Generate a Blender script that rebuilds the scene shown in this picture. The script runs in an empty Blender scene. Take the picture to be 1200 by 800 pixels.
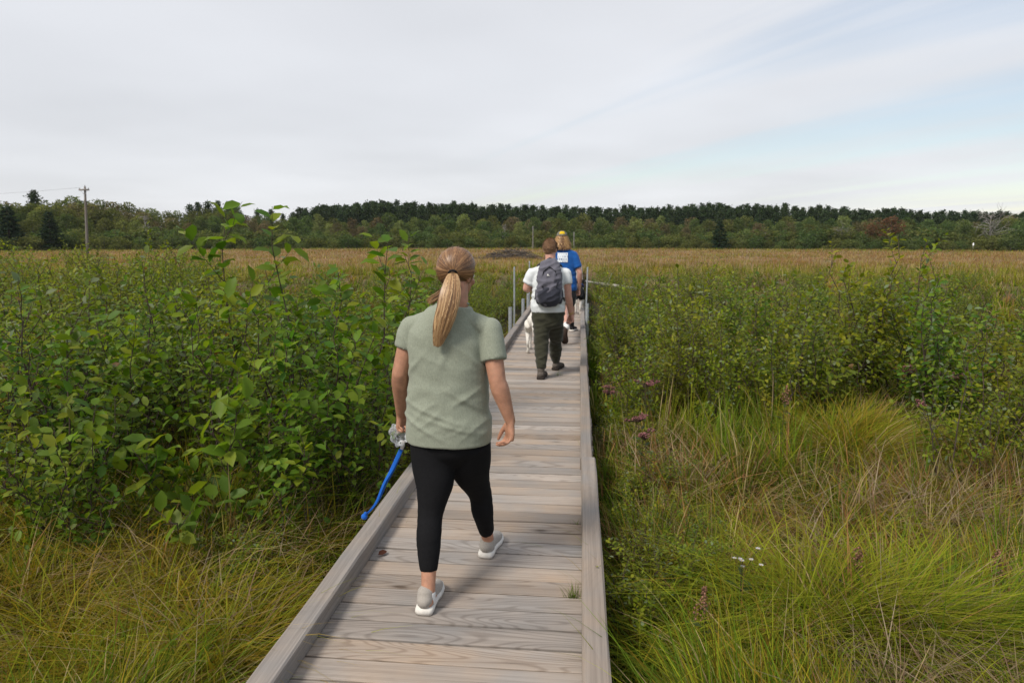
import bpy, bmesh, math, random
import numpy as np
from mathutils import Vector, Matrix, noise

random.seed(7)
RNG = np.random.default_rng(7)
SC = bpy.context.scene
COL = SC.collection
rad = math.radians

# ------------------------------------------------------------------ camera
CAM_H = 1.70
FPX = 800.0                       # focal length in pixels of a 1200 px wide frame
PITCH, YAW = rad(8.74), rad(5.65)
cam_data = bpy.data.cameras.new('camera')
cam_data.sensor_width = 36.0
cam_data.lens = 36.0 * FPX / 1200.0
cam_data.clip_start = 0.05
cam_data.clip_end = 3000.0
cam_data.dof.use_dof = True
cam_data.dof.focus_distance = 3.6
cam_data.dof.aperture_fstop = 5.0
cam = bpy.data.objects.new('camera', cam_data)
COL.objects.link(cam)
cam.location = (0, 0, CAM_H)
cam.rotation_euler = (math.pi / 2 - PITCH, 0, YAW)
SC.camera = cam

# ------------------------------------------------------------------ sky and sun
SUN_EL, SUN_AZ = rad(48), math.atan2(-0.62, -0.70)      # azimuth measured from +Y towards +X
world = bpy.data.worlds.new('World')
SC.world = world
world.use_nodes = True
wn = world.node_tree
wn.nodes.clear()


def wnode(t, **kw):
    n = wn.nodes.new(t)
    for k, v in kw.items():
        setattr(n, k, v)
    return n


def wmath(op, a, b=None):
    n = wnode('ShaderNodeMath', operation=op)
    for i, s in enumerate((a, b)):
        if s is None:
            continue
        if isinstance(s, (int, float)):
            n.inputs[i].default_value = s
        else:
            wn.links.new(s, n.inputs[i])
    return n.outputs[0]


w_out = wnode('ShaderNodeOutputWorld')
w_sky = wnode('ShaderNodeTexSky', sky_type='NISHITA', sun_disc=False, sun_elevation=SUN_EL,
              sun_rotation=SUN_AZ, air_density=1.2, dust_density=0.4, ozone_density=1.6)
w_skybg = wnode('ShaderNodeBackground')
w_skybg.inputs['Strength'].default_value = 0.12
wn.links.new(w_sky.outputs[0], w_skybg.inputs['Color'])
w_tc = wnode('ShaderNodeTexCoord')
w_sep = wnode('ShaderNodeSeparateXYZ')
wn.links.new(w_tc.outputs['Generated'], w_sep.inputs[0])
zc = wmath('ADD', wmath('MAXIMUM', w_sep.outputs['Z'], 0.0), 0.10)
px_ = wmath('DIVIDE', w_sep.outputs['X'], zc)
py_ = wmath('DIVIDE', w_sep.outputs['Y'], zc)
w_comb = wnode('ShaderNodeCombineXYZ')
wn.links.new(px_, w_comb.inputs[0])
wn.links.new(py_, w_comb.inputs[1])
# long cirrus streaks, drawn out along one wind direction
WD = rad(-38)
along = wmath('ADD', wmath('MULTIPLY', px_, math.sin(WD)), wmath('MULTIPLY', py_, math.cos(WD)))
across = wmath('SUBTRACT', wmath('MULTIPLY', px_, math.cos(WD)), wmath('MULTIPLY', py_, math.sin(WD)))
w_map = wnode('ShaderNodeCombineXYZ')
wn.links.new(wmath('ADD', wmath('MULTIPLY', along, 0.10), 1.7), w_map.inputs[0])
wn.links.new(wmath('MULTIPLY', across, 1.0), w_map.inputs[1])
w_n1 = wnode('ShaderNodeTexNoise')
w_n1.inputs['Scale'].default_value = 1.0
w_n1.inputs['Detail'].default_value = 5.0
w_n1.inputs['Roughness'].default_value = 0.52
w_n1.inputs['Distortion'].default_value = 0.35
wn.links.new(w_map.outputs[0], w_n1.inputs['Vector'])
# broad cloud cover: a thin veil, thinning towards the east
w_n2 = wnode('ShaderNodeTexNoise')
w_n2.inputs['Scale'].default_value = 0.45
w_n2.inputs['Detail'].default_value = 3.0
wn.links.new(w_comb.outputs[0], w_n2.inputs['Vector'])
cover = wmath('ADD', wmath('MULTIPLY', wmath('SUBTRACT', w_n1.outputs['Fac'], 0.5), 2.3), wmath('ADD', wmath('MULTIPLY', w_n2.outputs['Fac'], 0.30), 0.62))
cover = wmath('SUBTRACT', cover, wmath('MULTIPLY', w_sep.outputs['X'], 0.80))
w_mr = wnode('ShaderNodeMapRange', interpolation_type='SMOOTHSTEP')
w_mr.inputs['From Min'].default_value = 0.12
w_mr.inputs['From Max'].default_value = 0.72
w_mr.inputs['To Min'].default_value = 0.42
w_mr.inputs['To Max'].default_value = 0.93
wn.links.new(cover, w_mr.inputs['Value'])
# the veil's own brightness varies gently
w_ramp = wnode('ShaderNodeMapRange')
w_ramp.inputs['From Min'].default_value = 0.3
w_ramp.inputs['From Max'].default_value = 0.7
w_ramp.inputs['To Min'].default_value = 0.72
w_ramp.inputs['To Max'].default_value = 0.88
wn.links.new(w_n2.outputs['Fac'], w_ramp.inputs['Value'])
w_cl = wnode('ShaderNodeBackground')
w_cl.inputs['Color'].default_value = (0.94, 0.955, 1.0, 1)
wn.links.new(w_ramp.outputs[0], w_cl.inputs['Strength'])
w_mix = wnode('ShaderNodeMixShader')
wn.links.new(w_mr.outputs[0], w_mix.inputs[0])
wn.links.new(w_skybg.outputs[0], w_mix.inputs[1])
wn.links.new(w_cl.outputs[0], w_mix.inputs[2])
wn.links.new(w_mix.outputs[0], w_out.inputs['Surface'])

sun_data = bpy.data.lights.new('sun', 'SUN')
sun_data.energy = 3.2
sun_data.angle = rad(16)
sun_data.color = (1.0, 0.93, 0.84)
sun = bpy.data.objects.new('sun', sun_data)
COL.objects.link(sun)
sdir = Vector((math.sin(SUN_AZ) * math.cos(SUN_EL), math.cos(SUN_AZ) * math.cos(SUN_EL), math.sin(SUN_EL)))
sun.rotation_euler = sdir.to_track_quat('Z', 'Y').to_euler()
sun.location = (0, 0, 30)

vs = SC.view_settings
vs.view_transform = 'Standard'
vs.look = 'None'
vs.exposure = 0.10
vs.gamma = 1.0
vs.use_curve_mapping = False
SC.cycles.max_bounces = 5
SC.cycles.diffuse_bounces = 3
SC.cycles.glossy_bounces = 2
SC.cycles.transparent_max_bounces = 8
SC.cycles.use_denoising = True

# ------------------------------------------------------------------ measuring helpers
FWD = Vector((-math.sin(YAW) * math.cos(PITCH), math.cos(YAW) * math.cos(PITCH), -math.sin(PITCH)))
RGT = Vector((math.cos(YAW), math.sin(YAW), 0))
UPV = RGT.cross(FWD)
CAMP = Vector((0, 0, CAM_H))


def ray(u, v):
    return FWD * FPX + RGT * (u - 600.0) - UPV * (v - 400.0)


def P(u, v, Y):
    """the point seen at (u, v) at distance Y along the boardwalk"""
    r = ray(u, v)
    return CAMP + r * (Y / r.y)


def G(u, v, z=0.0):
    """the point of the level z seen at (u, v)"""
    r = ray(u, v)
    return CAMP + r * ((z - CAM_H) / r.z)


def PD(u, v, d):
    """the point seen at (u, v) at horizontal distance d from the camera"""
    r = ray(u, v)
    return CAMP + r * (d / math.hypot(r.x, r.y))


MARSH = -0.42


def vnoise(x, y, seed=0, n=64):
    """smooth value noise, vectorised, period n"""
    lat = np.random.default_rng(1000 + seed).random((n, n))
    xi = np.floor(x).astype(int)
    yi = np.floor(y).astype(int)
    fx = x - xi
    fy = y - yi
    fx = fx * fx * (3 - 2 * fx)
    fy = fy * fy * (3 - 2 * fy)
    a = lat[xi % n, yi % n]
    b = lat[(xi + 1) % n, yi % n]
    c = lat[xi % n, (yi + 1) % n]
    d = lat[(xi + 1) % n, (yi + 1) % n]
    return (a * (1 - fx) + b * fx) * (1 - fy) + (c * (1 - fx) + d * fx) * fy


def fbm(x, y, seed=0):
    return (vnoise(x, y, seed) * 0.55 + vnoise(x * 2.1 + 7, y * 2.1 + 3, seed + 1) * 0.3 +
            vnoise(x * 4.3 + 1, y * 4.3 + 9, seed + 2) * 0.15)


def ground_z(x, y):
    x = np.asarray(x, float)
    y = np.asarray(y, float)
    d = np.hypot(x, y)
    z = MARSH + (fbm(x * 0.9, y * 0.9, 3) - 0.5) * 0.22
    z = z + np.clip((d - 122) / 120.0, 0, 1) * 0.5
    near = np.clip(1.0 - np.abs(x + 0.53) / 1.6, 0, 1)
    return z - near * 0.06


# ------------------------------------------------------------------ mesh helpers
def link(o, parent=None):
    COL.objects.link(o)
    if parent is not None:
        o.parent = parent
    return o


def mesh_np(name, V, F, col=None, smooth=False, mat=None):
    """V (n,3); F a list of integer arrays (m,3) or (m,4)"""
    me = bpy.data.meshes.new(name)
    V = np.asarray(V, np.float32)
    F = [np.asarray(f, np.int32) for f in F if len(f)]
    me.vertices.add(len(V))
    me.vertices.foreach_set('co', V.ravel())
    loops = np.concatenate([f.ravel() for f in F])
    sizes = np.concatenate([np.full(len(f), f.shape[1], np.int32) for f in F])
    starts = np.concatenate([[0], np.cumsum(sizes)[:-1]]).astype(np.int32)
    me.loops.add(len(loops))
    me.loops.foreach_set('vertex_index', loops)
    me.polygons.add(len(sizes))
    me.polygons.foreach_set('loop_start', starts)
    if smooth:
        me.polygons.foreach_set('use_smooth', np.ones(len(sizes), bool))
    me.update(calc_edges=True)
    if col is not None:
        at = me.color_attributes.new('col', 'FLOAT_COLOR', 'POINT')
        c = np.ones((len(V), 4), np.float32)
        c[:, :3] = col
        at.data.foreach_set('color', c.ravel())
    if mat is not None:
        me.materials.append(mat)
    return me


class MB:
    """collects shapes for one mesh"""

    def __init__(self):
        self.V, self.T, self.Q, self.C, self.n = [], [], [], [], 0

    def add(self, V, T=None, Q=None, col=None):
        V = np.asarray(V, float).reshape(-1, 3)
        if T is not None and len(T):
            self.T.append(np.asarray(T, int) + self.n)
        if Q is not None and len(Q):
            self.Q.append(np.asarray(Q, int) + self.n)
        self.V.append(V)
        c = np.ones((len(V), 3)) * 0.5
        if col is not None:
            c[:] = col
        self.C.append(c)
        self.n += len(V)
        return self

    def box(self, c, size, M=None, col=None):
        s = np.array(size) / 2.0
        V = np.array([[x, y, z] for x in (-1, 1) for y in (-1, 1) for z in (-1, 1)]) * s
        if M is not None:
            V = V @ np.array(M.to_3x3()).T
        V = V + np.array(c)
        Q = [[0, 1, 3, 2], [4, 6, 7, 5], [0, 4, 5, 1], [2, 3, 7, 6], [0, 2, 6, 4], [1, 5, 7, 3]]
        return self.add(V, Q=Q, col=col)

    def tube(self, pts, radii, n=6, cap=True, col=None, flat=None, xdir=None):
        pts = np.asarray([tuple(p) for p in pts], float)
        k = len(pts)
        radii = np.broadcast_to(np.asarray(radii, float), (k,)) if np.ndim(radii) < 1 or len(np.shape(radii)) == 1 else radii
        t = np.gradient(pts, axis=0)
        t /= np.linalg.norm(t, axis=1, keepdims=True) + 1e-12
        ref = np.array(xdir, float) if xdir is not None else (np.array([1.0, 0, 0]) if abs(t[0][0]) < 0.8 else np.array([0, 1.0, 0]))
        ang = np.arange(n) * 2 * np.pi / n
        V = []
        for i in range(k):
            x = ref - t[i] * np.dot(ref, t[i])
            x /= np.linalg.norm(x) + 1e-12
            y = np.cross(t[i], x)
            if xdir is None:
                ref = x
            ry = radii[i] * (flat if flat else 1.0)
            V.append(pts[i] + np.outer(np.cos(ang), x) * radii[i] + np.outer(np.sin(ang), y) * ry)
        V = np.concatenate(V)
        Q = []
        for i in range(k - 1):
            for j in range(n):
                a = i * n + j
                b = i * n + (j + 1) % n
                Q.append([a, b, b + n, a + n])
        T = []
        if cap:
            V = np.concatenate([V, pts[:1], pts[-1:]])
            c0, c1 = k * n, k * n + 1
            for j in range(n):
                T.append([c0, (j + 1) % n, j])
                T.append([c1, (k - 1) * n + j, (k - 1) * n + (j + 1) % n])
        return self.add(V, T, Q, col)

    def ell(self, c, r, M=None, nu=20, nv=12, col=None):
        V = [[0, 0, 1.0]]
        for i in range(1, nv):
            th = math.pi * i / nv
            for j in range(nu):
                ph = 2 * math.pi * j / nu
                V.append([math.sin(th) * math.cos(ph), math.sin(th) * math.sin(ph), math.cos(th)])
        V.append([0, 0, -1.0])
        V = np.array(V) * np.array(r)
        if M is not None:
            V = V @ np.array(M.to_3x3()).T
        V = V + np.array(c)
        T, Q = [], []
        for j in range(nu):
            T.append([0, 1 + j, 1 + (j + 1) % nu])
            b = 1 + (nv - 2) * nu
            T.append([len(V) - 1, b + (j + 1) % nu, b + j])
        for i in range(nv - 2):
            for j in range(nu):
                a = 1 + i * nu + j
                b = 1 + i * nu + (j + 1) % nu
                Q.append([a, a + nu, b + nu, b])
        return self.add(V, T, Q, col)

    def mesh(self, name, mat=None, smooth=True):
        V = np.concatenate(self.V)
        F = []
        if self.T:
            F.append(np.concatenate(self.T))
        if self.Q:
            F.append(np.concatenate(self.Q))
        return mesh_np(name, V, F, np.concatenate(self.C), smooth, mat)

    def build(self, name, mat=None, parent=None, smooth=True):
        return link(bpy.data.objects.new(name, self.mesh(name, mat, smooth)), parent)


def remeshed(mb, voxel, smooth_it=2, deform=None, decimate=None, mat=None, name='body', bevel=None):
    """union of the shapes in mb as one continuous surface"""
    tmp = bpy.data.objects.new('tmp', mb.mesh('tmp'))
    COL.objects.link(tmp)
    m = tmp.modifiers.new('r', 'REMESH')
    m.mode = 'VOXEL'
    m.voxel_size = voxel
    m.use_smooth_shade = True
    dg = bpy.context.evaluated_depsgraph_get()
    me = bpy.data.meshes.new_from_object(tmp.evaluated_get(dg))
    bpy.data.objects.remove(tmp)
    n = len(me.vertices)
    V = np.empty(n * 3, np.float32)
    me.vertices.foreach_get('co', V)
    V = V.reshape(-1, 3).astype(float)
    E = np.empty(len(me.edges) * 2, np.int32)
    me.edges.foreach_get('vertices', E)
    E = E.reshape(-1, 2)
    deg = np.bincount(E.ravel(), minlength=n)[:, None].clip(1)
    for _ in range(smooth_it):
        S = np.zeros_like(V)
        np.add.at(S, E[:, 0], V[E[:, 1]])
        np.add.at(S, E[:, 1], V[E[:, 0]])
        V = V * 0.4 + 0.6 * S / deg
    me.vertices.foreach_set('co', V.astype(np.float32).ravel())
    me.update()
    if deform is not None:
        Nn = np.empty(n * 3, np.float32)
        me.vertices.foreach_get('normal', Nn)
        Nn = Nn.reshape(-1, 3).astype(float)
        V = deform(V, Nn)
        me.vertices.foreach_set('co', V.astype(np.float32).ravel())
        me.update()
    if decimate:
        tmp = bpy.data.objects.new('tmp', me)
        COL.objects.link(tmp)
        m = tmp.modifiers.new('d', 'DECIMATE')
        m.ratio = decimate
        dg = bpy.context.evaluated_depsgraph_get()
        me2 = bpy.data.meshes.new_from_object(tmp.evaluated_get(dg))
        bpy.data.objects.remove(tmp)
        me = me2
    me.polygons.foreach_set('use_smooth', np.ones(len(me.polygons), bool))
    me.name = name
    me.materials.clear()
    if mat:
        me.materials.append(mat)
    return me


def tag(o, label=None, cat=None, group=None, kind=None):
    if label:
        o['label'] = label
    if cat:
        o['category'] = cat
    if group:
        o['group'] = group
    if kind:
        o['kind'] = kind
    return o


def empty(name, loc=(0, 0, 0), rz=0.0):
    o = bpy.data.objects.new(name, None)
    o.empty_display_size = 0.1
    o.location = loc
    o.rotation_euler = (0, 0, rz)
    COL.objects.link(o)
    return o


def copy_tree(o, parent=None):
    c = o.copy()
    COL.objects.link(c)
    c.parent = parent
    for ch in o.children:
        copy_tree(ch, c)
    return c


def put(o, parent):
    """parent a mesh whose vertices are in world space"""
    o.parent = parent
    o.location = -Vector(parent.location)
    return o


# ------------------------------------------------------------------ materials
def new_mat(name):
    m = bpy.data.materials.new(name)
    m.use_nodes = True
    nt = m.node_tree
    nt.nodes.clear()
    out = nt.nodes.new('ShaderNodeOutputMaterial')
    return m, nt, out


def nd(nt, t, **kw):
    n = nt.nodes.new(t)
    for k, v in kw.items():
        if k.startswith('_'):
            n.inputs[k[1:].replace('_', ' ')].default_value = v
        else:
            setattr(n, k, v)
    return n


def lk(nt, a, b):
    nt.links.new(a, b)


def fmath(nt, op, a, b=None, c=None):
    n = nt.nodes.new('ShaderNodeMath')
    n.operation = op
    for i, s in enumerate((a, b, c)):
        if s is None:
            continue
        if isinstance(s, (int, float)):
            n.inputs[i].default_value = s
        else:
            nt.links.new(s, n.inputs[i])
    return n.outputs[0]


def ramp(nt, fac, stops):
    r = nt.nodes.new('ShaderNodeValToRGB')
    while len(r.color_ramp.elements) < len(stops):
        r.color_ramp.elements.new(0.5)
    for e, (p, c) in zip(r.color_ramp.elements, stops):
        e.position = p
        e.color = (*c, 1) if len(c) == 3 else c
    nt.links.new(fac, r.inputs[0])
    return r.outputs[0]


def mixc(nt, fac, a, b, mode='MIX'):
    n = nt.nodes.new('ShaderNodeMix')
    n.data_type = 'RGBA'
    n.blend_type = mode
    for s, i in ((fac, 0), (a, 6), (b, 7)):
        if isinstance(s, (int, float)):
            n.inputs[i].default_value = s
        elif isinstance(s, tuple):
            n.inputs[i].default_value = (*s, 1) if len(s) == 3 else s
        else:
            nt.links.new(s, n.inputs[i])
    return n.outputs[2]


def leaf_mat(name, trans=0.3, rough=0.45, spec=0.5, hue=0.03, val=0.35, sat=1.0):
    m, nt, out = new_mat(name)
    at = nd(nt, 'ShaderNodeAttribute', attribute_name='col')
    oi = nd(nt, 'ShaderNodeObjectInfo')
    hs = nd(nt, 'ShaderNodeHueSaturation', _Saturation=sat)
    lk(nt, fmath(nt, 'ADD', fmath(nt, 'MULTIPLY', oi.outputs['Random'], hue * 2), 0.5 - hue), hs.inputs['Hue'])
    r2 = fmath(nt, 'FRACT', fmath(nt, 'MULTIPLY', oi.outputs['Random'], 17.31))
    lk(nt, fmath(nt, 'ADD', fmath(nt, 'MULTIPLY', r2, val), 1.0 - val / 2), hs.inputs['Value'])
    lk(nt, at.outputs['Color'], hs.inputs['Color'])
    p = nd(nt, 'ShaderNodeBsdfPrincipled', _Roughness=rough)
    p.inputs['Specular IOR Level'].default_value = spec
    lk(nt, hs.outputs[0], p.inputs['Base Color'])
    t = nd(nt, 'ShaderNodeBsdfTranslucent')
    tc = mixc(nt, 1.0, hs.outputs[0], (1.5, 1.6, 0.7), 'MULTIPLY')
    lk(nt, tc, t.inputs['Color'])
    mx = nd(nt, 'ShaderNodeMixShader')
    mx.inputs[0].default_value = trans
    lk(nt, p.outputs[0], mx.inputs[1])
    lk(nt, t.outputs[0], mx.inputs[2])
    lk(nt, mx.outputs[0], out.inputs[0])
    return m


def plain_mat(name, color, rough=0.7, spec=0.3, metal=0.0, nscale=30.0, namt=0.2, bump=0.0, sss=0.0, sheen=0.0, stretch=(1, 1, 1)):
    """a solid colour with mottling, and fine relief if asked"""
    m, nt, out = new_mat(name)
    tc = nd(nt, 'ShaderNodeTexCoord')
    mp = nd(nt, 'ShaderNodeMapping')
    mp.inputs['Scale'].default_value = stretch
    lk(nt, tc.outputs['Object'], mp.inputs[0])
    nz = nd(nt, 'ShaderNodeTexNoise', _Scale=nscale, _Detail=5.0, _Roughness=0.6)
    lk(nt, mp.outputs[0], nz.inputs['Vector'])
    lo = tuple(c * (1 - namt) for c in color)
    hi = tuple(min(1, c * (1 + namt)) for c in color)
    c = ramp(nt, nz.outputs['Fac'], [(0.3, lo), (0.7, hi)])
    p = nd(nt, 'ShaderNodeBsdfPrincipled', _Roughness=rough, _Metallic=metal)
    p.inputs['Specular IOR Level'].default_value = spec
    if sss:
        p.inputs['Subsurface Weight'].default_value = sss
        p.inputs['Subsurface Radius'].default_value = (0.012, 0.005, 0.003)
        p.inputs['Subsurface Scale'].default_value = 1.0
    if sheen:
        p.inputs['Sheen Weight'].default_value = sheen
    lk(nt, c, p.inputs['Base Color'])
    if bump:
        b = nd(nt, 'ShaderNodeBump', _Strength=bump, _Distance=0.01)
        lk(nt, nz.outputs['Fac'], b.inputs['Height'])
        lk(nt, b.outputs[0], p.inputs['Normal'])
    lk(nt, p.outputs[0], out.inputs[0])
    return m


def attr_mat(name, rough=0.7, spec=0.3, namt=0.0, nscale=40):
    m, nt, out = new_mat(name)
    at = nd(nt, 'ShaderNodeAttribute', attribute_name='col')
    c = at.outputs['Color']
    if namt:
        tc = nd(nt, 'ShaderNodeTexCoord')
        nz = nd(nt, 'ShaderNodeTexNoise', _Scale=nscale, _Detail=4.0)
        lk(nt, tc.outputs['Object'], nz.inputs['Vector'])
        g = ramp(nt, nz.outputs['Fac'], [(0.3, (1 - namt,) * 3), (0.7, (1 + namt,) * 3)])
        c = mixc(nt, 1.0, c, g, 'MULTIPLY')
    p = nd(nt, 'ShaderNodeBsdfPrincipled', _Roughness=rough)
    p.inputs['Specular IOR Level'].default_value = spec
    lk(nt, c, p.inputs['Base Color'])
    lk(nt, p.outputs[0], out.inputs[0])
    return m


def wood_mat(name, axis=0, light=(0.335, 0.288, 0.246), mid=(0.225, 0.190, 0.160), dark=(0.07, 0.060, 0.052), tint=0.22):
    """weathered softwood, grain along the given local axis"""
    m, nt, out = new_mat(name)
    tc = nd(nt, 'ShaderNodeTexCoord')
    oi = nd(nt, 'ShaderNodeObjectInfo')
    off = nd(nt, 'ShaderNodeVectorMath', operation='SCALE')
    off.inputs[0].default_value = (37.0, 91.0, 53.0)
    lk(nt, oi.outputs['Random'], off.inputs['Scale'])
    ad = nd(nt, 'ShaderNodeVectorMath', operation='ADD')
    lk(nt, tc.outputs['Object'], ad.inputs[0])
    lk(nt, off.outputs[0], ad.inputs[1])

    def stretched(al, ac):
        mp = nd(nt, 'ShaderNodeMapping')
        s = [ac, ac, ac]
        s[axis] = al
        mp.inputs['Scale'].default_value = s
        lk(nt, ad.outputs[0], mp.inputs[0])
        return mp.outputs[0]

    n_big = nd(nt, 'ShaderNodeTexNoise', _Scale=1.0, _Detail=1.5, _Distortion=0.25)
    lk(nt, stretched(0.8, 5.0), n_big.inputs['Vector'])
    rings = fmath(nt, 'SINE', fmath(nt, 'MULTIPLY', n_big.outputs['Fac'], 140.0))
    rings = fmath(nt, 'ADD', fmath(nt, 'MULTIPLY', rings, 0.5), 0.5)
    n_f = nd(nt, 'ShaderNodeTexNoise', _Scale=1.0, _Detail=6.0, _Roughness=0.7)
    lk(nt, stretched(1.4, 115.0), n_f.inputs['Vector'])
    n_m = nd(nt, 'ShaderNodeTexNoise', _Scale=1.0, _Detail=4.0)
    lk(nt, stretched(0.7, 42.0), n_m.inputs['Vector'])
    n_s = nd(nt, 'ShaderNodeTexNoise', _Scale=3.2, _Detail=4.0)
    lk(nt, ad.outputs[0], n_s.inputs['Vector'])
    # knots, few and far between
    vo = nd(nt, 'ShaderNodeTexVoronoi', feature='F1', _Scale=1.0, _Randomness=1.0)
    lk(nt, stretched(1.5, 5.0), vo.inputs['Vector'])
    knot = ramp(nt, vo.outputs['Distance'], [(0.035, (0.34, 0.30, 0.27)), (0.075, (0.8, 0.78, 0.76)), (0.13, (1, 1, 1))])
    n_v = nd(nt, 'ShaderNodeTexNoise', _Scale=1.0, _Detail=3.0, _Roughness=0.6)
    lk(nt, stretched(0.35, 210.0), n_v.inputs['Vector'])
    g = fmath(nt, 'ADD', fmath(nt, 'MULTIPLY', n_f.outputs['Fac'], 0.60), fmath(nt, 'MULTIPLY', n_m.outputs['Fac'], 0.40))
    c = ramp(nt, g, [(0.25, mid), (0.45, tuple((x + y) / 2 for x, y in zip(mid, light))), (0.58, light), (0.75, tuple(x * 1.12 for x in light))])
    # growth rings showing on some boards, as thin darker lines
    rl = ramp(nt, rings, [(0.0, (0.62, 0.58, 0.55)), (0.30, (0.93, 0.92, 0.91)), (0.5, (1, 1, 1))])
    show = fmath(nt, 'GREATER_THAN', fmath(nt, 'FRACT', fmath(nt, 'MULTIPLY', oi.outputs['Random'], 57.7)), 0.6)
    c = mixc(nt, fmath(nt, 'ADD', fmath(nt, 'MULTIPLY', show, 0.55), 0.10), c, mixc(nt, 1.0, c, rl, 'MULTIPLY'))
    # grey weathering against browner wood
    w = ramp(nt, n_s.outputs['Fac'], [(0.32, (0.86, 0.90, 0.95)), (0.66, (1.06, 0.98, 0.90))])
    c = mixc(nt, 1.0, c, w, 'MULTIPLY')
    c = mixc(nt, 1.0, c, knot, 'MULTIPLY')
    # drying cracks: long, thin and dark
    crack = ramp(nt, n_v.outputs['Fac'], [(0.27, tuple(x / y for x, y in zip(dark, light))), (0.33, (1, 1, 1))])
    c = mixc(nt, 0.9, c, crack, 'MULTIPLY')
    hs = nd(nt, 'ShaderNodeHueSaturation')
    r2 = fmath(nt, 'FRACT', fmath(nt, 'MULTIPLY', oi.outputs['Random'], 31.7))
    lk(nt, fmath(nt, 'ADD', fmath(nt, 'MULTIPLY', r2, tint * 2), 1.0 - tint), hs.inputs['Value'])
    r3 = fmath(nt, 'FRACT', fmath(nt, 'MULTIPLY', oi.outputs['Random'], 71.3))
    lk(nt, fmath(nt, 'ADD', fmath(nt, 'MULTIPLY', r3, 0.5), 0.62), hs.inputs['Saturation'])
    lk(nt, c, hs.inputs['Color'])
    p = nd(nt, 'ShaderNodeBsdfPrincipled', _Roughness=0.82)
    p.inputs['Specular IOR Level'].default_value = 0.25
    lk(nt, hs.outputs[0], p.inputs['Base Color'])
    hgt = fmath(nt, 'ADD', g, fmath(nt, 'MULTIPLY', rings, 0.10))
    b = nd(nt, 'ShaderNodeBump', _Strength=0.55, _Distance=0.004)
    lk(nt, hgt, b.inputs['Height'])
    lk(nt, b.outputs[0], p.inputs['Normal'])
    lk(nt, p.outputs[0], out.inputs[0])
    return m


M = {}
M['leaf'] = leaf_mat('leaf_shrub', 0.40, 0.5, 0.20, 0.02, 0.3, 1.05)
M['leaf_far'] = leaf_mat('leaf_tree', 0.42, 0.8, 0.05, 0.02, 0.5, 1.12)
M['grass'] = leaf_mat('grass_blade', 0.40, 0.7, 0.06, 0, 0)
M['needle'] = leaf_mat('pine_needle', 0.22, 0.8, 0.06, 0.015, 0.4)
M['bark'] = plain_mat('bark_brown', (0.075, 0.055, 0.042), 0.9, 0.2, nscale=60, namt=0.4, bump=0.4, stretch=(1, 1, 0.25))
M['bark_grey'] = plain_mat('bark_grey', (0.16, 0.145, 0.125), 0.9, 0.2, nscale=3, namt=0.35, stretch=(1, 1, 0.2))
M['bark_pale'] = plain_mat('bark_pale', (0.27, 0.25, 0.225), 0.9, 0.2, nscale=3, namt=0.25)
M['wood_x'] = wood_mat('weathered_plank', 0)
M['wood_y'] = wood_mat('weathered_timber', 1, (0.265, 0.234, 0.206), (0.17, 0.148, 0.130), (0.06, 0.052, 0.046), 0.12)
M['wood_z'] = wood_mat('pole_wood', 2, (0.21, 0.20, 0.185), (0.15, 0.14, 0.13), (0.08, 0.075, 0.07), 0.1)
M['galv'] = plain_mat('galvanised_steel', (0.42, 0.45, 0.47), 0.5, 0.5, 0.55, 25, 0.18)
M['flower'] = attr_mat('flower_head', 0.85, 0.1)
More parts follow.
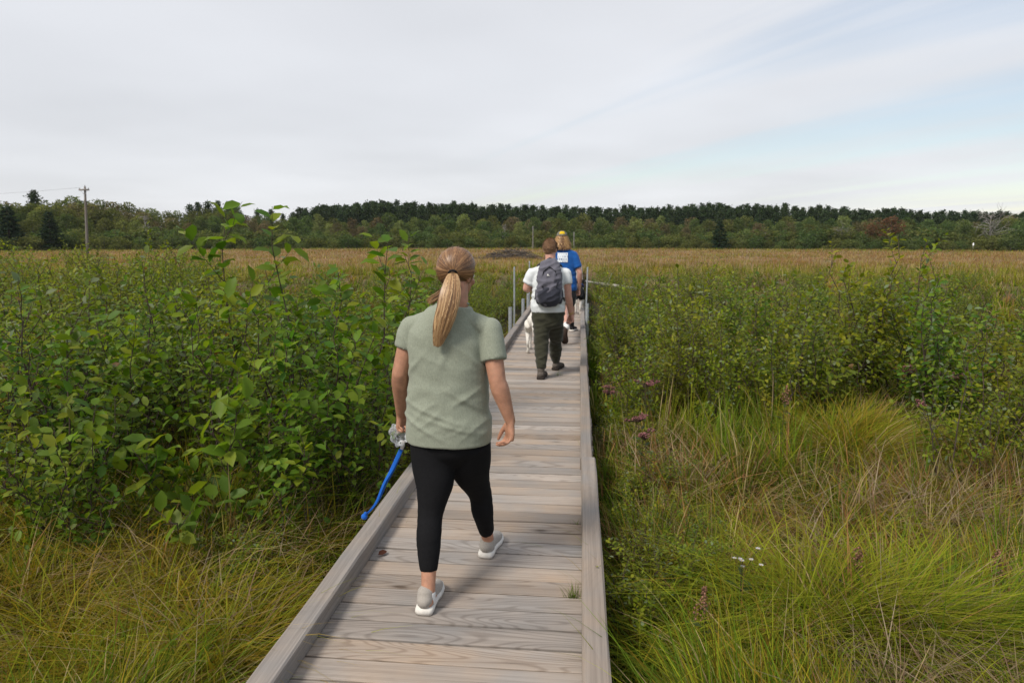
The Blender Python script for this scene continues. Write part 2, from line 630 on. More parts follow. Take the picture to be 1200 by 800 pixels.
# ================================================================== the setting
# ground: one sheet, fine near the camera, reaching the horizon
def build_ground():
    s = np.linspace(-1, 1, 260)
    ax = np.sinh(s * 5.2) / np.sinh(5.2) * 900
    s2 = np.linspace(-1, 1, 300)
    ay = np.sinh(s2 * 5.2) / np.sinh(5.2) * 1000 + 4
    X, Y = np.meshgrid(ax, ay, indexing='ij')
    Z = ground_z(X, Y)
    V = np.stack([X, Y, Z], -1).reshape(-1, 3)
    nx, ny = X.shape
    i, j = np.meshgrid(np.arange(nx - 1), np.arange(ny - 1), indexing='ij')
    a = (i * ny + j).ravel()
    Q = np.stack([a, a + ny, a + ny + 1, a + 1], -1)
    m, nt, out = new_mat('marsh_soil')
    tc = nd(nt, 'ShaderNodeTexCoord')
    n1 = nd(nt, 'ShaderNodeTexNoise', _Scale=0.08, _Detail=5.0)
    n2 = nd(nt, 'ShaderNodeTexNoise', _Scale=2.5, _Detail=6.0, _Roughness=0.7)
    lk(nt, tc.outputs['Object'], n1.inputs['Vector'])
    lk(nt, tc.outputs['Object'], n2.inputs['Vector'])
    sep = nd(nt, 'ShaderNodeSeparateXYZ')
    lk(nt, tc.outputs['Object'], sep.inputs[0])
    ln = nd(nt, 'ShaderNodeVectorMath', operation='LENGTH')
    lk(nt, tc.outputs['Object'], ln.inputs[0])
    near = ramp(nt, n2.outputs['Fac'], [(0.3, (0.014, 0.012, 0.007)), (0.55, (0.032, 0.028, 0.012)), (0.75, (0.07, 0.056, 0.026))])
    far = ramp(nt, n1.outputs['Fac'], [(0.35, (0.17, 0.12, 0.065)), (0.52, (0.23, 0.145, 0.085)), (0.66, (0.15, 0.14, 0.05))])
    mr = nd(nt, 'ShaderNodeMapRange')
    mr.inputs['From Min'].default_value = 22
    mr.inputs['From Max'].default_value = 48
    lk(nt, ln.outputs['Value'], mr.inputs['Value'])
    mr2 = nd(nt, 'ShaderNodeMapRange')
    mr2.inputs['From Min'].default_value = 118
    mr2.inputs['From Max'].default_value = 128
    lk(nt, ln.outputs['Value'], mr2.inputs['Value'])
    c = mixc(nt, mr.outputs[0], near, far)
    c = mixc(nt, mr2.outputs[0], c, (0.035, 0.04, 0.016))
    p = nd(nt, 'ShaderNodeBsdfPrincipled', _Roughness=0.95)
    p.inputs['Specular IOR Level'].default_value = 0.1
    lk(nt, c, p.inputs['Base Color'])
    lk(nt, p.outputs[0], out.inputs[0])
    me = mesh_np('marsh_ground', V, [Q], None, True, m)
    o = link(bpy.data.objects.new('marsh_ground', me))
    tag(o, 'flat wet marsh ground under the sedge and shrubs', kind='structure')


build_ground()

# ------------------------------------------------------------------ boardwalk
XI_L, XI_R = -1.085, 0.03            # inner faces of the two kerbs
KW, KH = 0.10, 0.10
DX0, DX1 = XI_L - KW - 0.004, XI_R + 0.094
PITCH_P, PW, PT = 0.142, 0.1300, 0.038
boardwalk = empty('boardwalk', (0, 0, 0))
tag(boardwalk, 'weathered grey plank boardwalk with timber kerbs running across the marsh', kind='structure')


def plank_mesh(k):
    rn = random.Random(100 + k)
    n = 9
    L = DX1 - DX0
    V, Q = [], []
    prof = [(-1, -1), (-1, 0.86), (-0.968, 1), (0.968, 1), (1, 0.86), (1, -1)]
    for i in range(n + 1):
        t = i / n
        x = (t - 0.5) * L
        cup = 0.0012 * math.sin(t * 9 + k)
        e0 = rn.uniform(-0.0016, 0.0016)
        e1 = rn.uniform(-0.0016, 0.0016)
        for (a, b) in prof:
            y = a * PW / 2 + (e0 if a < 0 else e1)
            z = b * PT / 2 + (cup if b > 0 else 0)
            V.append((x, y, z))
    m = len(prof)
    for i in range(n):
        for j in range(m):
            a = i * m + j
            b = i * m + (j + 1) % m
            Q.append([a, a + m, b + m, b])
    bm = bmesh.new()
    vs_ = [bm.verts.new(v) for v in V]
    for q in Q:
        bm.faces.new([vs_[i] for i in q])
    bm.faces.new([vs_[j] for j in range(m)])
    bm.faces.new([vs_[n * m + j] for j in reversed(range(m))])
    bmesh.ops.recalc_face_normals(bm, faces=bm.faces)
    me = bpy.data.meshes.new('plank')
    bm.to_mesh(me)
    bm.free()
    me.materials.append(M['wood_x'])
    return me


plank_meshes = [plank_mesh(k) for k in range(8)]
rp = random.Random(5)
yy = -1.3
n_pl = 0
plank_y = []
while n_pl < 286:
    o = bpy.data.objects.new('plank', plank_meshes[rp.randrange(8)])
    o.location = ((DX0 + DX1) / 2 + rp.uniform(-0.012, 0.012), yy, -PT / 2 + rp.uniform(-0.003, 0.002))
    o.rotation_euler = (rp.uniform(-0.012, 0.012), rp.uniform(-0.0015, 0.0015), rp.uniform(-0.003, 0.003) + (math.pi if rp.random() < 0.5 else 0))
    link(o, boardwalk)
    plank_y.append(yy)
    yy += PITCH_P + rp.uniform(-0.0015, 0.0025)
    n_pl += 1
Y_END = yy


def timber(name, x0, x1, y0, y1, z0, z1, seed, parent, mat):
    """a squared timber along Y with worn, slightly uneven arrises"""
    rn = random.Random(seed)
    n = max(4, int((y1 - y0) / 0.3))
    L = y1 - y0
    w, h = x1 - x0, z1 - z0
    bv = 0.009
    prof = [(-w / 2, -h / 2), (w / 2, -h / 2), (w / 2, h / 2 - bv), (w / 2 - bv, h / 2), (-w / 2 + bv, h / 2), (-w / 2, h / 2 - bv)]
    bm = bmesh.new()
    rows = []
    bow = rn.uniform(-0.006, 0.006)
    for i in range(n + 1):
        t = i / n
        dx = bow * math.sin(t * math.pi)
        rows.append([bm.verts.new((a + dx + rn.uniform(-0.002, 0.002), (t - 0.5) * L, b + rn.uniform(-0.002, 0.002))) for a, b in prof])
    m = len(prof)
    for i in range(n):
        for j in range(m):
            bm.faces.new([rows[i][j], rows[i][(j + 1) % m], rows[i + 1][(j + 1) % m], rows[i + 1][j]])
    bm.faces.new(rows[0])
    bm.faces.new(list(reversed(rows[-1])))
    bmesh.ops.recalc_face_normals(bm, faces=bm.faces)
    me = bpy.data.meshes.new(name)
    bm.to_mesh(me)
    bm.free()
    me.materials.append(mat)
    o = bpy.data.objects.new(name, me)
    o.location = ((x0 + x1) / 2, (y0 + y1) / 2, (z0 + z1) / 2)
    o.rotation_euler = (0, 0, rn.uniform(-0.0012, 0.0012))
    return link(o, parent)


def kerb_run(side, joints, seed):
    rn = random.Random(seed)
    for i in range(len(joints) - 1):
        y0, y1 = joints[i], joints[i + 1] - 0.006
        s = rn.uniform(-0.010, 0.006)
        hh = KH + rn.uniform(-0.004, 0.004)
        if side > 0:
            w = 0.105 if i == 1 else 0.088 + rn.uniform(-0.003, 0.003)
            x0 = XI_R + (0.0 if i < 2 else s)
            timber('kerb_timber', x0, x0 + w, y0, y1, 0.004, hh, seed * 50 + i, boardwalk, M['wood_y'])
        else:
            x1 = XI_L + s
            timber('kerb_timber', x1 - KW, x1, y0, y1, 0.004, hh, seed * 50 + i, boardwalk, M['wood_y'])
        # short blocks under nothing; kerb rests on the planks


kerb_run(1, [-1.3, 1.35, 4.86, 8.5, 12.1, 15.8, 19.4, 23, 26.6, 30.2, 33.9, 37.5, Y_END], 3)
kerb_run(-1, [-1.3, 0.4, 6.3, 9.9, 13.5, 17.2, 20.8, 24.4, 28, 31.7, 35.3, Y_END], 4)
for x in (DX0 + 0.12, (DX0 + DX1) / 2, DX1 - 0.12):
    timber('stringer', x - 0.035, x + 0.035, -1.3, Y_END, -0.20, -PT - 0.006, int(x * 1000) + 5000, boardwalk, M['wood_y'])
yb = 0.8
while yb < Y_END:
    for x in (DX0 + 0.12, DX1 - 0.12):
        mb = MB().tube([(x, yb, MARSH - 0.6), (x, yb, -0.205)], [0.05, 0.05], 10)
        mb.build('pile', M['wood_z'], boardwalk)
    yb += 3.6


# ------------------------------------------------------------------ steel pipe posts
def pipe_post(x, y, top, r, label, lean=(0, 0)):
    mb = MB()
    z0 = MARSH - 0.5
    n = 14
    mb.tube([(0, 0, 0), (lean[0], lean[1], top - z0)], [r, r], n, cap=False)
    mb.tube([(lean[0], lean[1], top - z0), (lean[0] * 0.97, lean[1] * 0.97, top - z0 - 0.25)], [r * 0.84, r * 0.84], n, cap=False)
    a = np.arange(n) * 2 * np.pi / n
    ring = lambda rr: np.stack([np.cos(a) * rr + lean[0], np.sin(a) * rr + lean[1], np.full(n, top - z0)], -1)
    Q = [[j, (j + 1) % n, n + (j + 1) % n, n + j] for j in range(n)]
    mb.add(np.concatenate([ring(r), ring(r * 0.84)]), Q=Q)
    o = mb.build('pipe_post', M['galv'])
    o.location = (x, y, z0)
    # bracket strap that ties the pipe to the deck edge
    c = MB()
    c.tube([(0, 0, -0.10 - z0), (0, 0, -0.04 - z0)], [r + 0.006, r + 0.006], n, cap=False)
    c.build('clamp_collar', M['galv'], o)
    tag(o, label, 'post', 'steel pipe posts beside the boardwalk')


XL = DX0 - 0.05
pipe_post(XL, P(607, 388, 12.0).y + 0.2, 0.44, 0.034, 'short grey steel pipe post on the left kerb, nearest the camera')
pipe_post(XL - 0.06, 13.6, 1.10, 0.017, 'thin tall grey steel pipe post left of the white shirted man')
pipe_post(XL, 15.0, 0.34, 0.034, 'first of two thick short pipe posts behind the white dog')
pipe_post(XL + 0.02, 16.2, 0.36, 0.034, 'second of two thick short pipe posts behind the white dog')
pipe_post(XL, 16.9, 1.10, 0.016, 'thin tall grey pipe post just behind the white shirted shoulder')
pipe_post(DX1 + 0.0, 14.6, 1.06, 0.017, 'thin tall pipe post right of the capped walker in blue', (0.04, 0))
pipe_post(DX1 + 0.03, 13.2, 0.42, 0.034, 'short thick pipe post on the kerb right of the capped walker')


# ------------------------------------------------------------------ grass (nobody could count it)
def blade_mesh(base, L, az, lean, droop, width, c0, c1, face=None, rows=(0, .3, .62, .86, 1.0)):
    """strips: base (n,3), everything else (n,) or (n,3)"""
    n = len(base)
    dirx = np.stack([np.cos(az), np.sin(az), np.zeros(n)], -1)
    fa = az + np.pi / 2 + (RNG.normal(0, 0.6, n) if face is None else face)
    side = np.stack([np.cos(fa), np.sin(fa), np.zeros(n)], -1)
    V, C = [], []
    for t in rows:
        h = L * (np.sin(lean) * t + droop * t * t * 0.85)
        z = L * (np.cos(lean) * t - droop * t ** 2.4 * 0.62)
        c = base + dirx * h[:, None] + np.array([0, 0, 1.0]) * z[:, None]
        w = width * (1 - t ** 1.8) * 0.5
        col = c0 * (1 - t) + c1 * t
        if t < 1:
            V += [c - side * w[:, None], c + side * w[:, None]]
            C += [col, col]
        else:
            V.append(c)
            C.append(col)
    k = 2 * (len(rows) - 1) + 1
    V = np.stack(V, 1).reshape(-1, 3)
    C = np.stack(C, 1).reshape(-1, 3)
    b = np.arange(n)[:, None] * k
    Q = np.concatenate([b + np.array([[2 * i, 2 * i + 1, 2 * i + 3, 2 * i + 2]]) for i in range(len(rows) - 2)])
    T = b + np.array([[k - 3, k - 2, k - 1]])
    return V, T, Q, C


def clear_of_walk(x, y, m=0.0):
    return (x < DX0 - m) | (x > DX1 + m) | (y < -1.4) | (y > Y_END)


def scatter(n, dmin, dmax, ulo=-140, uhi=1340, power=1.0):
    """random ground points in the camera's wedge (and a margin), uniform in log-ish distance"""
    t = RNG.random(n)
    d = dmin * (dmax / dmin) ** (t ** power)
    u = RNG.uniform(ulo, uhi, n)
    a = np.arctan((u - 600) / FPX) - YAW
    return np.sin(a) * d, np.cos(a) * d, d, u


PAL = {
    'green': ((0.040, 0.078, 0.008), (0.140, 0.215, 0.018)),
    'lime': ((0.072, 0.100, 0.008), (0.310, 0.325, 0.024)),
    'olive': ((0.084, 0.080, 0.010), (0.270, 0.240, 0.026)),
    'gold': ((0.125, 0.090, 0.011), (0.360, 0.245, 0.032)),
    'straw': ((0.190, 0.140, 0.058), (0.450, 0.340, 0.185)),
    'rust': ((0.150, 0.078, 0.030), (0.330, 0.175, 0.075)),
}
PKEYS = list(PAL)


def pick_cols(w):
    """w (n, len(PKEYS)) weights -> two colour arrays"""
    w = w / w.sum(1, keepdims=True)
    r = RNG.random(len(w))[:, None]
    k = (np.cumsum(w, 1) < r).sum(1).clip(0, len(PKEYS) - 1)
    c0 = np.array([PAL[p][0] for p in PKEYS])[k]
    c1 = np.array([PAL[p][1] for p in PKEYS])[k]
    v = RNG.uniform(0.42, 1.35, (len(w), 1))
    return c0 * v, c1 * v, k


def grass_object(name, label, parts):
    mb = MB()
    for V, T, Q, C in parts:
        mb.T.append(T + mb.n)
        mb.Q.append(Q + mb.n)
        mb.V.append(V)
        mb.C.append(C)
        mb.n += len(V)
    o = mb.build(name, M['grass'], None, False)
    tag(o, label, 'grass', None, 'stuff')
    return o


def tufts(n, dmin, dmax, per, side, seed):
    """n tufts of `per` blades; side -1 left, +1 right of the walk"""
    x, y, d, u = scatter(n, dmin, dmax)
    xc = (DX0 + DX1) / 2
    clump = fbm(x * 2.2 + 3, y * 2.2 + 5, seed + 30)
    keep = ((x - xc) * side > 0) & clear_of_walk(x, y, 0.05) & ((clump > 0.43 + 0.12 * RNG.random(len(x))) | (d > 11))
    x, y, d, u, clump = x[keep], y[keep], d[keep], u[keep], clump[keep]
    m = len(x)
    g = fbm(x * 0.55, y * 0.55, seed)            # patches
    g2 = fbm(x * 1.3 + 11, y * 1.3, seed + 5)
    g3 = fbm(x * 0.3 + 5, y * 0.3 + 2, seed + 9)
    edge = np.clip(1 - np.minimum(np.abs(x - DX1), np.abs(x - DX0)) / 0.55, 0, 1)
    W = np.zeros((m, len(PKEYS)))
    ix = {k: i for i, k in enumerate(PKEYS)}
    if side < 0:
        W[:, ix['green']] = 0.35 + 0.5 * edge
        W[:, ix['lime']] = 0.28
        W[:, ix['olive']] = 0.60
        W[:, ix['gold']] = 0.55 * np.clip((g - 0.40) * 5, 0, 1)
        W[:, ix['straw']] = 0.60 * np.clip((g2 - 0.52) * 6, 0, 1) + 0.05 + 0.25 * (edge > 0.2) * (y < 4.5)
        W[:, ix['rust']] = 0.10 + 0.5 * np.clip((g3 - 0.5) * 6, 0, 1)
        W[:, ix['green']] += 0.8 * np.clip((0.45 - g3) * 6, 0, 1)
    else:
        W[:, ix['green']] = 0.40 + 1.6 * edge
        W[:, ix['lime']] = 0.85 * np.clip((0.62 - g) * 5, 0, 1) * (1 - edge)
        W[:, ix['green']] += 1.0 * np.clip((0.46 - g2) * 6, 0, 1)
        W[:, ix['olive']] = 0.35
        W[:, ix['gold']] = 0.30 * np.clip((g3 - 0.42) * 6, 0, 1)
        band = np.exp(-((d - 5.0) / 1.3) ** 2) * np.clip((g3 - 0.30) * 4, 0, 1)
        W[:, ix['straw']] = (0.95 * np.clip((g2 - 0.48) * 7, 0, 1) + 1.3 * band) * (1 - 0.8 * edge)
        W[:, ix['rust']] = 0.45 * np.clip((g2 - 0.48) * 6, 0, 1) + 0.5 * band
    c0t, c1t, kt = pick_cols(W)
    H = (0.22 + 0.62 * clump + 0.22 * (fbm(x * 0.5, y * 0.5, seed + 3) - 0.5)) * RNG.uniform(0.7, 1.2, m)
    H = H * np.where(kt == ix['straw'], 0.78, 1.0) * np.where(edge > 0.3, 0.72, 1.0)
    wind = fbm(x * 0.25, y * 0.25, seed + 20) * 2.4 + (0.2 if side > 0 else -0.6)
    rep = np.repeat(np.arange(m), per)
    nb = len(rep)
    a = RNG.uniform(0, 2 * np.pi, nb)
    a = a + np.sin(wind[rep] - a) * 0.75
    rr = np.abs(RNG.normal(0, 0.055, nb)) * (1 + d[rep] * 0.03)
    bx = x[rep] + np.cos(a) * rr
    by = y[rep] + np.sin(a) * rr
    base = np.stack([bx, by, ground_z(bx, by) - 0.03], -1)
    L = H[rep] * RNG.uniform(0.55, 1.25, nb)
    lean = np.abs(RNG.normal(0.26, 0.24, nb))
    droop = RNG.uniform(0.05, 0.95, nb) * np.where(kt[rep] == ix['straw'], 1.25, 1.0)
    width = RNG.uniform(0.004, 0.013, nb) * (1 + np.clip(d[rep] - 3, 0, 60) * 0.10)
    jit = RNG.uniform(0.75, 1.25, (nb, 1))
    swap = RNG.random(nb) < 0.10
    c0, c1 = c0t[rep] * jit, c1t[rep] * jit
    c1[swap] = np.array(PAL['straw'][1]) * jit[swap]
    return blade_mesh(base, L, a, lean, droop, width, c0, c1)


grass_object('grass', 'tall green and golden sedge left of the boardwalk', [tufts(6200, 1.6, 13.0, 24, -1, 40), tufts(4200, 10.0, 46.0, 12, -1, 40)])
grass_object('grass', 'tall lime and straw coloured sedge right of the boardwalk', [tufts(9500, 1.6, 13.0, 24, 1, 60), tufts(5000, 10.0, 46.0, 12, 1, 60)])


def lodged(n, dmin, dmax, side, seed):
    """dead pale stalks lying over in all directions"""
    x, y, d, u = scatter(n * 4, dmin, dmax)
    xc = (DX0 + DX1) / 2
    g = fbm(x * 1.3 + 11, y * 1.3, seed)
    keep = ((x - xc) * side > 0) & clear_of_walk(x, y, 0.25) & (g > 0.52)
    x, y, d = x[keep][:n], y[keep][:n], d[keep][:n]
    m = len(x)
    base = np.stack([x, y, ground_z(x, y) + RNG.uniform(0.08, 0.36, m)], -1)
    L = RNG.uniform(0.18, 0.5, m)
    cc = np.array([[0.36, 0.27, 0.17], [0.30, 0.19, 0.13], [0.42, 0.33, 0.23]])[RNG.integers(0, 3, m)] * RNG.uniform(0.6, 1.1, (m, 1))
    return blade_mesh(base, L, RNG.uniform(0, 6.28, m), RNG.uniform(0.6, 1.4, m), RNG.uniform(-0.2, 0.6, m), RNG.uniform(0.003, 0.006, m) * (1 + d * 0.06), cc * 0.8, cc)


def tussock(u, d, n, H, wdir, seed, pal):
    """one arching tussock: long blades from one crown, falling mostly one way"""
    rn = np.random.default_rng(seed)
    p = PD(u, 300, d)
    a = rn.uniform(0, 6.28, n)
    a = a + np.sin(wdir - a) * 0.9
    r = np.abs(rn.normal(0, 0.07, n))
    bx, by = p.x + np.cos(a) * r, p.y + np.sin(a) * r
    base = np.stack([bx, by, ground_z(bx, by) + 0.02], -1)
    k = rn.integers(0, len(pal), n)
    c0 = np.array([PAL[q][0] for q in pal])[k]
    c1 = np.array([PAL[q][1] for q in pal])[k]
    j = rn.uniform(0.7, 1.25, (n, 1))
    return blade_mesh(base, H * rn.uniform(0.6, 1.2, n), a, np.abs(rn.normal(0.3, 0.22, n)), rn.uniform(0.35, 1.15, n), rn.uniform(0.003, 0.009, n) * (1 + d * 0.05), c0 * j * 1.3, c1 * j)


tus = []
rt = random.Random(77)
for i in range(38):
    u_, v_ = rt.uniform(730, 1290), rt.uniform(560, 840)
    g_ = G(u_, v_, MARSH + 0.1)
    tus.append(tussock(u_, math.hypot(g_.x, g_.y), 150, rt.uniform(0.45, 0.75), rt.uniform(-0.9, 0.5), 900 + i, rt.choice([['lime', 'lime', 'green', 'olive'], ['lime', 'olive', 'straw'], ['green', 'lime', 'gold'], ['straw', 'olive', 'rust']])))
for (u_, d_, w_, pl_) in ((1010, 6.3, -0.2, ['olive', 'gold', 'lime', 'straw']), (1060, 3.4, -0.3, ['lime', 'lime', 'green']), (960, 3.3, -0.4, ['lime', 'lime', 'olive']),
                          (1150, 3.5, -0.1, ['lime', 'green']), (920, 8.0, 0.0, ['lime', 'olive']), (985, 6.6, 0.3, ['olive', 'gold', 'lime'])):
    for q in range(3):
        tus.append(tussock(u_ + 12 * q, d_ + 0.1 * q, 300, 0.85, w_, 980 + int(u_) + q, pl_))
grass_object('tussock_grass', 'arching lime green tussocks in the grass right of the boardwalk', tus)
tus = []
for i in range(30):
    u_, v_ = rt.uniform(-60, 340), rt.uniform(660, 840)
    g_ = G(u_, v_, MARSH + 0.1)
    if g_.x > DX0 - 0.35:
        continue
    tus.append(tussock(u_, math.hypot(g_.x, g_.y), 170, rt.uniform(0.5, 0.8), rt.uniform(-2.5, 0.5), 1900 + i, rt.choice([['gold', 'olive', 'lime'], ['olive', 'lime', 'gold'], ['straw', 'gold', 'olive'], ['green', 'olive', 'gold']])))
grass_object('tussock_grass', 'golden green tussocks in the lower left grass beside the kerb', tus)

grass_object('dead_grass', 'bleached dead stalks tangled in the sedge right of the boardwalk', [lodged(7000, 2.2, 9.5, 1, 65)])
grass_object('dead_grass', 'bleached dead stalks tangled in the sedge by the left kerb', [lodged(2600, 2.2, 7.0, -1, 45)])


def field():
    parts = []
    n = 15000
    x, y, d, u = scatter(n, 34, 122, -200, 1400, 0.75)
    keep = clear_of_walk(x, y, 0.3)
    x, y, d, u = x[keep], y[keep], d[keep], u[keep]
    m = len(x)
    ix = {k: i for i, k in enumerate(PKEYS)}
    g = fbm(x * 0.05 + 3, y * 0.10 + 8, 81)
    g2 = fbm(x * 0.16, y * 0.30, 84)
    yel = np.clip((62 - d) / 26, 0, 1)
    rim = np.clip((d - 104) / 12, 0, 1)
    W = np.zeros((m, len(PKEYS)))
    W[:, ix['rust']] = 1.2 * (1 - yel)
    W[:, ix['straw']] = 0.75 + 0.6 * (g2 > 0.52)
    W[:, ix['gold']] = 0.12
    W[:, ix['olive']] = 0.25 + 0.9 * yel + 1.2 * (g > 0.56)
    W[:, ix['lime']] = 0.10 + 0.6 * yel + 1.4 * rim + 0.9 * (g > 0.60)
    W[:, ix['green']] = 0.02 + 0.8 * rim + 0.3 * yel
    c0t, c1t, kt = pick_cols(W)
    isr = (kt == ix['rust'])[:, None]
    c1t = np.where(isr, np.array([0.34, 0.182, 0.095]) * RNG.uniform(0.75, 1.2, (m, 1)), c1t)
    per = 9
    rep = np.repeat(np.arange(m), per)
    nb = len(rep)
    sx = RNG.normal(0, 0.45, nb) * (d[rep] / 60)
    sy = RNG.normal(0, 0.45, nb) * (d[rep] / 60)
    bx, by = x[rep] + sx, y[rep] + sy
    base = np.stack([bx, by, ground_z(bx, by) - 0.02], -1)
    L = RNG.uniform(0.18, 0.42, nb) + 0.25 * yel[rep]
    jit = RNG.uniform(0.75, 1.2, (nb, 1))
    parts.append(blade_mesh(base, L, RNG.uniform(0, 6.28, nb), np.abs(RNG.normal(0.1, 0.12, nb)), RNG.uniform(0, 0.4, nb),
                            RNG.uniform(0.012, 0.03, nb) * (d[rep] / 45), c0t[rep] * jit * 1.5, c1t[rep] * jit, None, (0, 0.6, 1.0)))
    grass_object('field_grass', 'rust and straw coloured open sedge meadow stretching to the wood', parts)


field()
# ================================================================== shrubs
def norm(v):
    return v / (np.linalg.norm(v, axis=-1, keepdims=True) + 1e-12)


# one leaf, midrib along +X from the origin, unit length, facing +Z; folded and curling
LEAF_V = np.array([[0, 0, 0], [0.36, 0, -0.035], [0.72, 0, -0.02], [1.0, 0, -0.10],
                   [0.30, 0.26, 0.05], [0.70, 0.25, 0.035], [0.30, -0.26, 0.05], [0.70, -0.25, 0.035]])
LEAF_T = np.array([[0, 1, 4], [2, 3, 5], [0, 6, 1], [2, 7, 3]])
LEAF_Q = np.array([[1, 2, 5, 4], [1, 6, 7, 2]])
NARROW_V = LEAF_V * np.array([1, 0.55, 1])
DIAM_V = np.array([[0, 0, 0], [0.5, 0.26, 0.05], [1.0, 0, -0.06], [0.5, -0.26, 0.05]])
DIAM_T = np.array([[0, 2, 1], [0, 3, 2]])


def leaf_batch(pos, d, nrm, L, col, shape='oval'):
    """leaves at pos pointing along d with face normal near nrm -> V,T,Q,C"""
    d = norm(d)
    y = norm(np.cross(nrm, d))
    z = np.cross(d, y)
    tv = {'oval': LEAF_V, 'narrow': NARROW_V, 'diamond': DIAM_V}[shape]
    V = (pos[:, None, :] + L[:, None, None] * (tv[None, :, 0:1] * d[:, None, :] + tv[None, :, 1:2] * y[:, None, :] + tv[None, :, 2:3] * z[:, None, :])).reshape(-1, 3)
    k = len(tv)
    b = np.arange(len(pos))[:, None, None] * k
    C = np.repeat(col, k, 0)
    if shape == 'diamond':
        return V, (b + DIAM_T[None]).reshape(-1, 3), np.zeros((0, 4), int), C
    return V, (b + LEAF_T[None]).reshape(-1, 3), (b + LEAF_Q[None]).reshape(-1, 4), C


SHRUB_COL = {
    'alder': np.array([[0.087, 0.146, 0.018], [0.114, 0.173, 0.022], [0.146, 0.201, 0.028], [0.064, 0.117, 0.018], [0.156, 0.195, 0.024]]),
    'willow': np.array([[0.117, 0.158, 0.018], [0.154, 0.193, 0.024], [0.193, 0.216, 0.028], [0.089, 0.126, 0.017], [0.175, 0.195, 0.026]]),
    'birch': np.array([[0.129, 0.166, 0.017], [0.169, 0.199, 0.020], [0.213, 0.225, 0.024], [0.097, 0.131, 0.014], [0.192, 0.206, 0.024]]),
}


def shrub_skeleton(seed, H, nst, spread, branch, leaf, upright=0.5):
    """stem paths and leaf seats of one shrub, in local space"""
    rn = np.random.default_rng(seed)
    stems, pos, dr, nm = [], [], [], []
    for s in range(nst):
        a = s * 2.399 + rn.uniform(-0.5, 0.5)
        sp = spread * rn.uniform(0.25, 1.0) * (0.4 if s == 0 else 1)
        h = H * (1.0 if s == 0 else rn.uniform(0.55, 0.95) * (0.85 if upright > 0.7 else 1))
        b0 = np.array([math.cos(a), math.sin(a), 0]) * rn.uniform(0.02, 0.10)
        out = np.array([math.cos(a), math.sin(a), 0])
        wob = rn.normal(0, 0.05, (9, 3)) * np.linspace(0, 1, 9)[:, None] * H * 0.5 * np.array([1, 1, 0.12])
        t = np.linspace(0, 1, 9)
        path = b0 + out * (sp * t ** 1.4)[:, None] + np.array([0, 0, 1.0]) * (h * (t * 1.06 - 0.06 * t * t))[:, None] + wob
        r0 = 0.010 * (H / 1.7) * rn.uniform(0.7, 1.15)
        stems.append((path, np.linspace(r0, 0.0022, 9)))

        def seat(path, t0, t1, n):
            seg = len(path) - 1
            for i in range(n):
                tt = t0 + (t1 - t0) * (i + rn.uniform(0.2, 0.8)) / n
                f = tt * seg
                k = min(int(f), seg - 1)
                p = path[k] * (1 - f + k) + path[k + 1] * (f - k)
                tg = norm(path[k + 1] - path[k])
                ph = i * 2.4 + rn.uniform(-0.5, 0.5)
                e1 = norm(np.cross(tg, [0.3, 0.2, 1.0]))
                e2 = np.cross(tg, e1)
                o = e1 * math.cos(ph) + e2 * math.sin(ph)
                d = norm(o * 0.9 + tg * rn.uniform(0.2, 0.7) + np.array([0, 0, rn.uniform(-0.45, 0.25)]))
                pos.append(p + o * 0.006)
                dr.append(d)
                nm.append(norm(np.array([0, 0, 1.0]) + rn.normal(0, 0.42, 3) + tg * 0.3))
            # a pair of small leaves at the tip
        if upright > 0.7:
            seat(path, 0.45, 1.0, int(h * 0.55 / leaf * 2.3) + 2)
        else:
            seat(path, 0.66, 1.0, int(h * 0.34 / leaf * 1.8) + 2)
        nb = int(branch * rn.uniform(0.8, 1.2))
        for q in range(nb):
            tt = 0.12 + 0.80 * (q + rn.random()) / nb
            f = tt * 8
            k = min(int(f), 7)
            p0 = path[k] * (1 - f + k) + path[k + 1] * (f - k)
            aa = q * 2.4 + rn.uniform(-0.7, 0.7) + s
            el = rn.uniform(0.35, 1.05) * (0.8 + upright * 0.5)
            ln = H * rn.uniform(0.16, 0.34) * (1.15 - 0.6 * tt)
            dv = np.array([math.cos(aa) * math.cos(el), math.sin(aa) * math.cos(el), math.sin(el)])
            tq = np.linspace(0, 1, 5)[:, None]
            bp = p0 + dv * ln * tq + np.array([0, 0, 1.0]) * (0.12 * ln * tq * tq) + rn.normal(0, 0.012, (5, 3)) * tq
            stems.append((bp, np.linspace(0.0034, 0.001, 5)))
            seat(bp, 0.12, 1.0, max(4, int(ln / leaf * 2.7)))
    return stems, np.array(pos), np.array(dr), np.array(nm)


def shrub_meshes(seed, kind, H, nst, spread, branch, leaf, shape='oval'):
    rn = np.random.default_rng(seed + 999)
    stems, pos, dr, nm = shrub_skeleton(seed, H, nst, spread, branch, leaf)
    mb = MB()
    for p, r in stems:
        mb.tube(p, r, 5 if r[0] > 0.005 else 4, cap=False)
    n = len(pos)
    pal = SHRUB_COL[kind]
    col = pal[rn.integers(0, len(pal), n)] * rn.uniform(0.75, 1.25, (n, 1))
    pale = rn.random(n) < 0.10
    col[pale] = np.array([0.185, 0.225, 0.125]) * rn.uniform(0.7, 1.1, (pale.sum(), 1))
    dead = rn.random(n) < 0.012
    col[dead] = np.array([0.20, 0.12, 0.05]) * rn.uniform(0.5, 1.1, (dead.sum(), 1))
    L = leaf * rn.uniform(0.6, 1.2, n)
    V, T, Q, C = leaf_batch(pos, dr, nm, L, col, shape)
    lb = MB()
    lb.add(V, T, Q, C)
    return mb.mesh('stems', M['bark']), lb.mesh('leaves', M['leaf'], True), (pos, dr, nm, L, col)


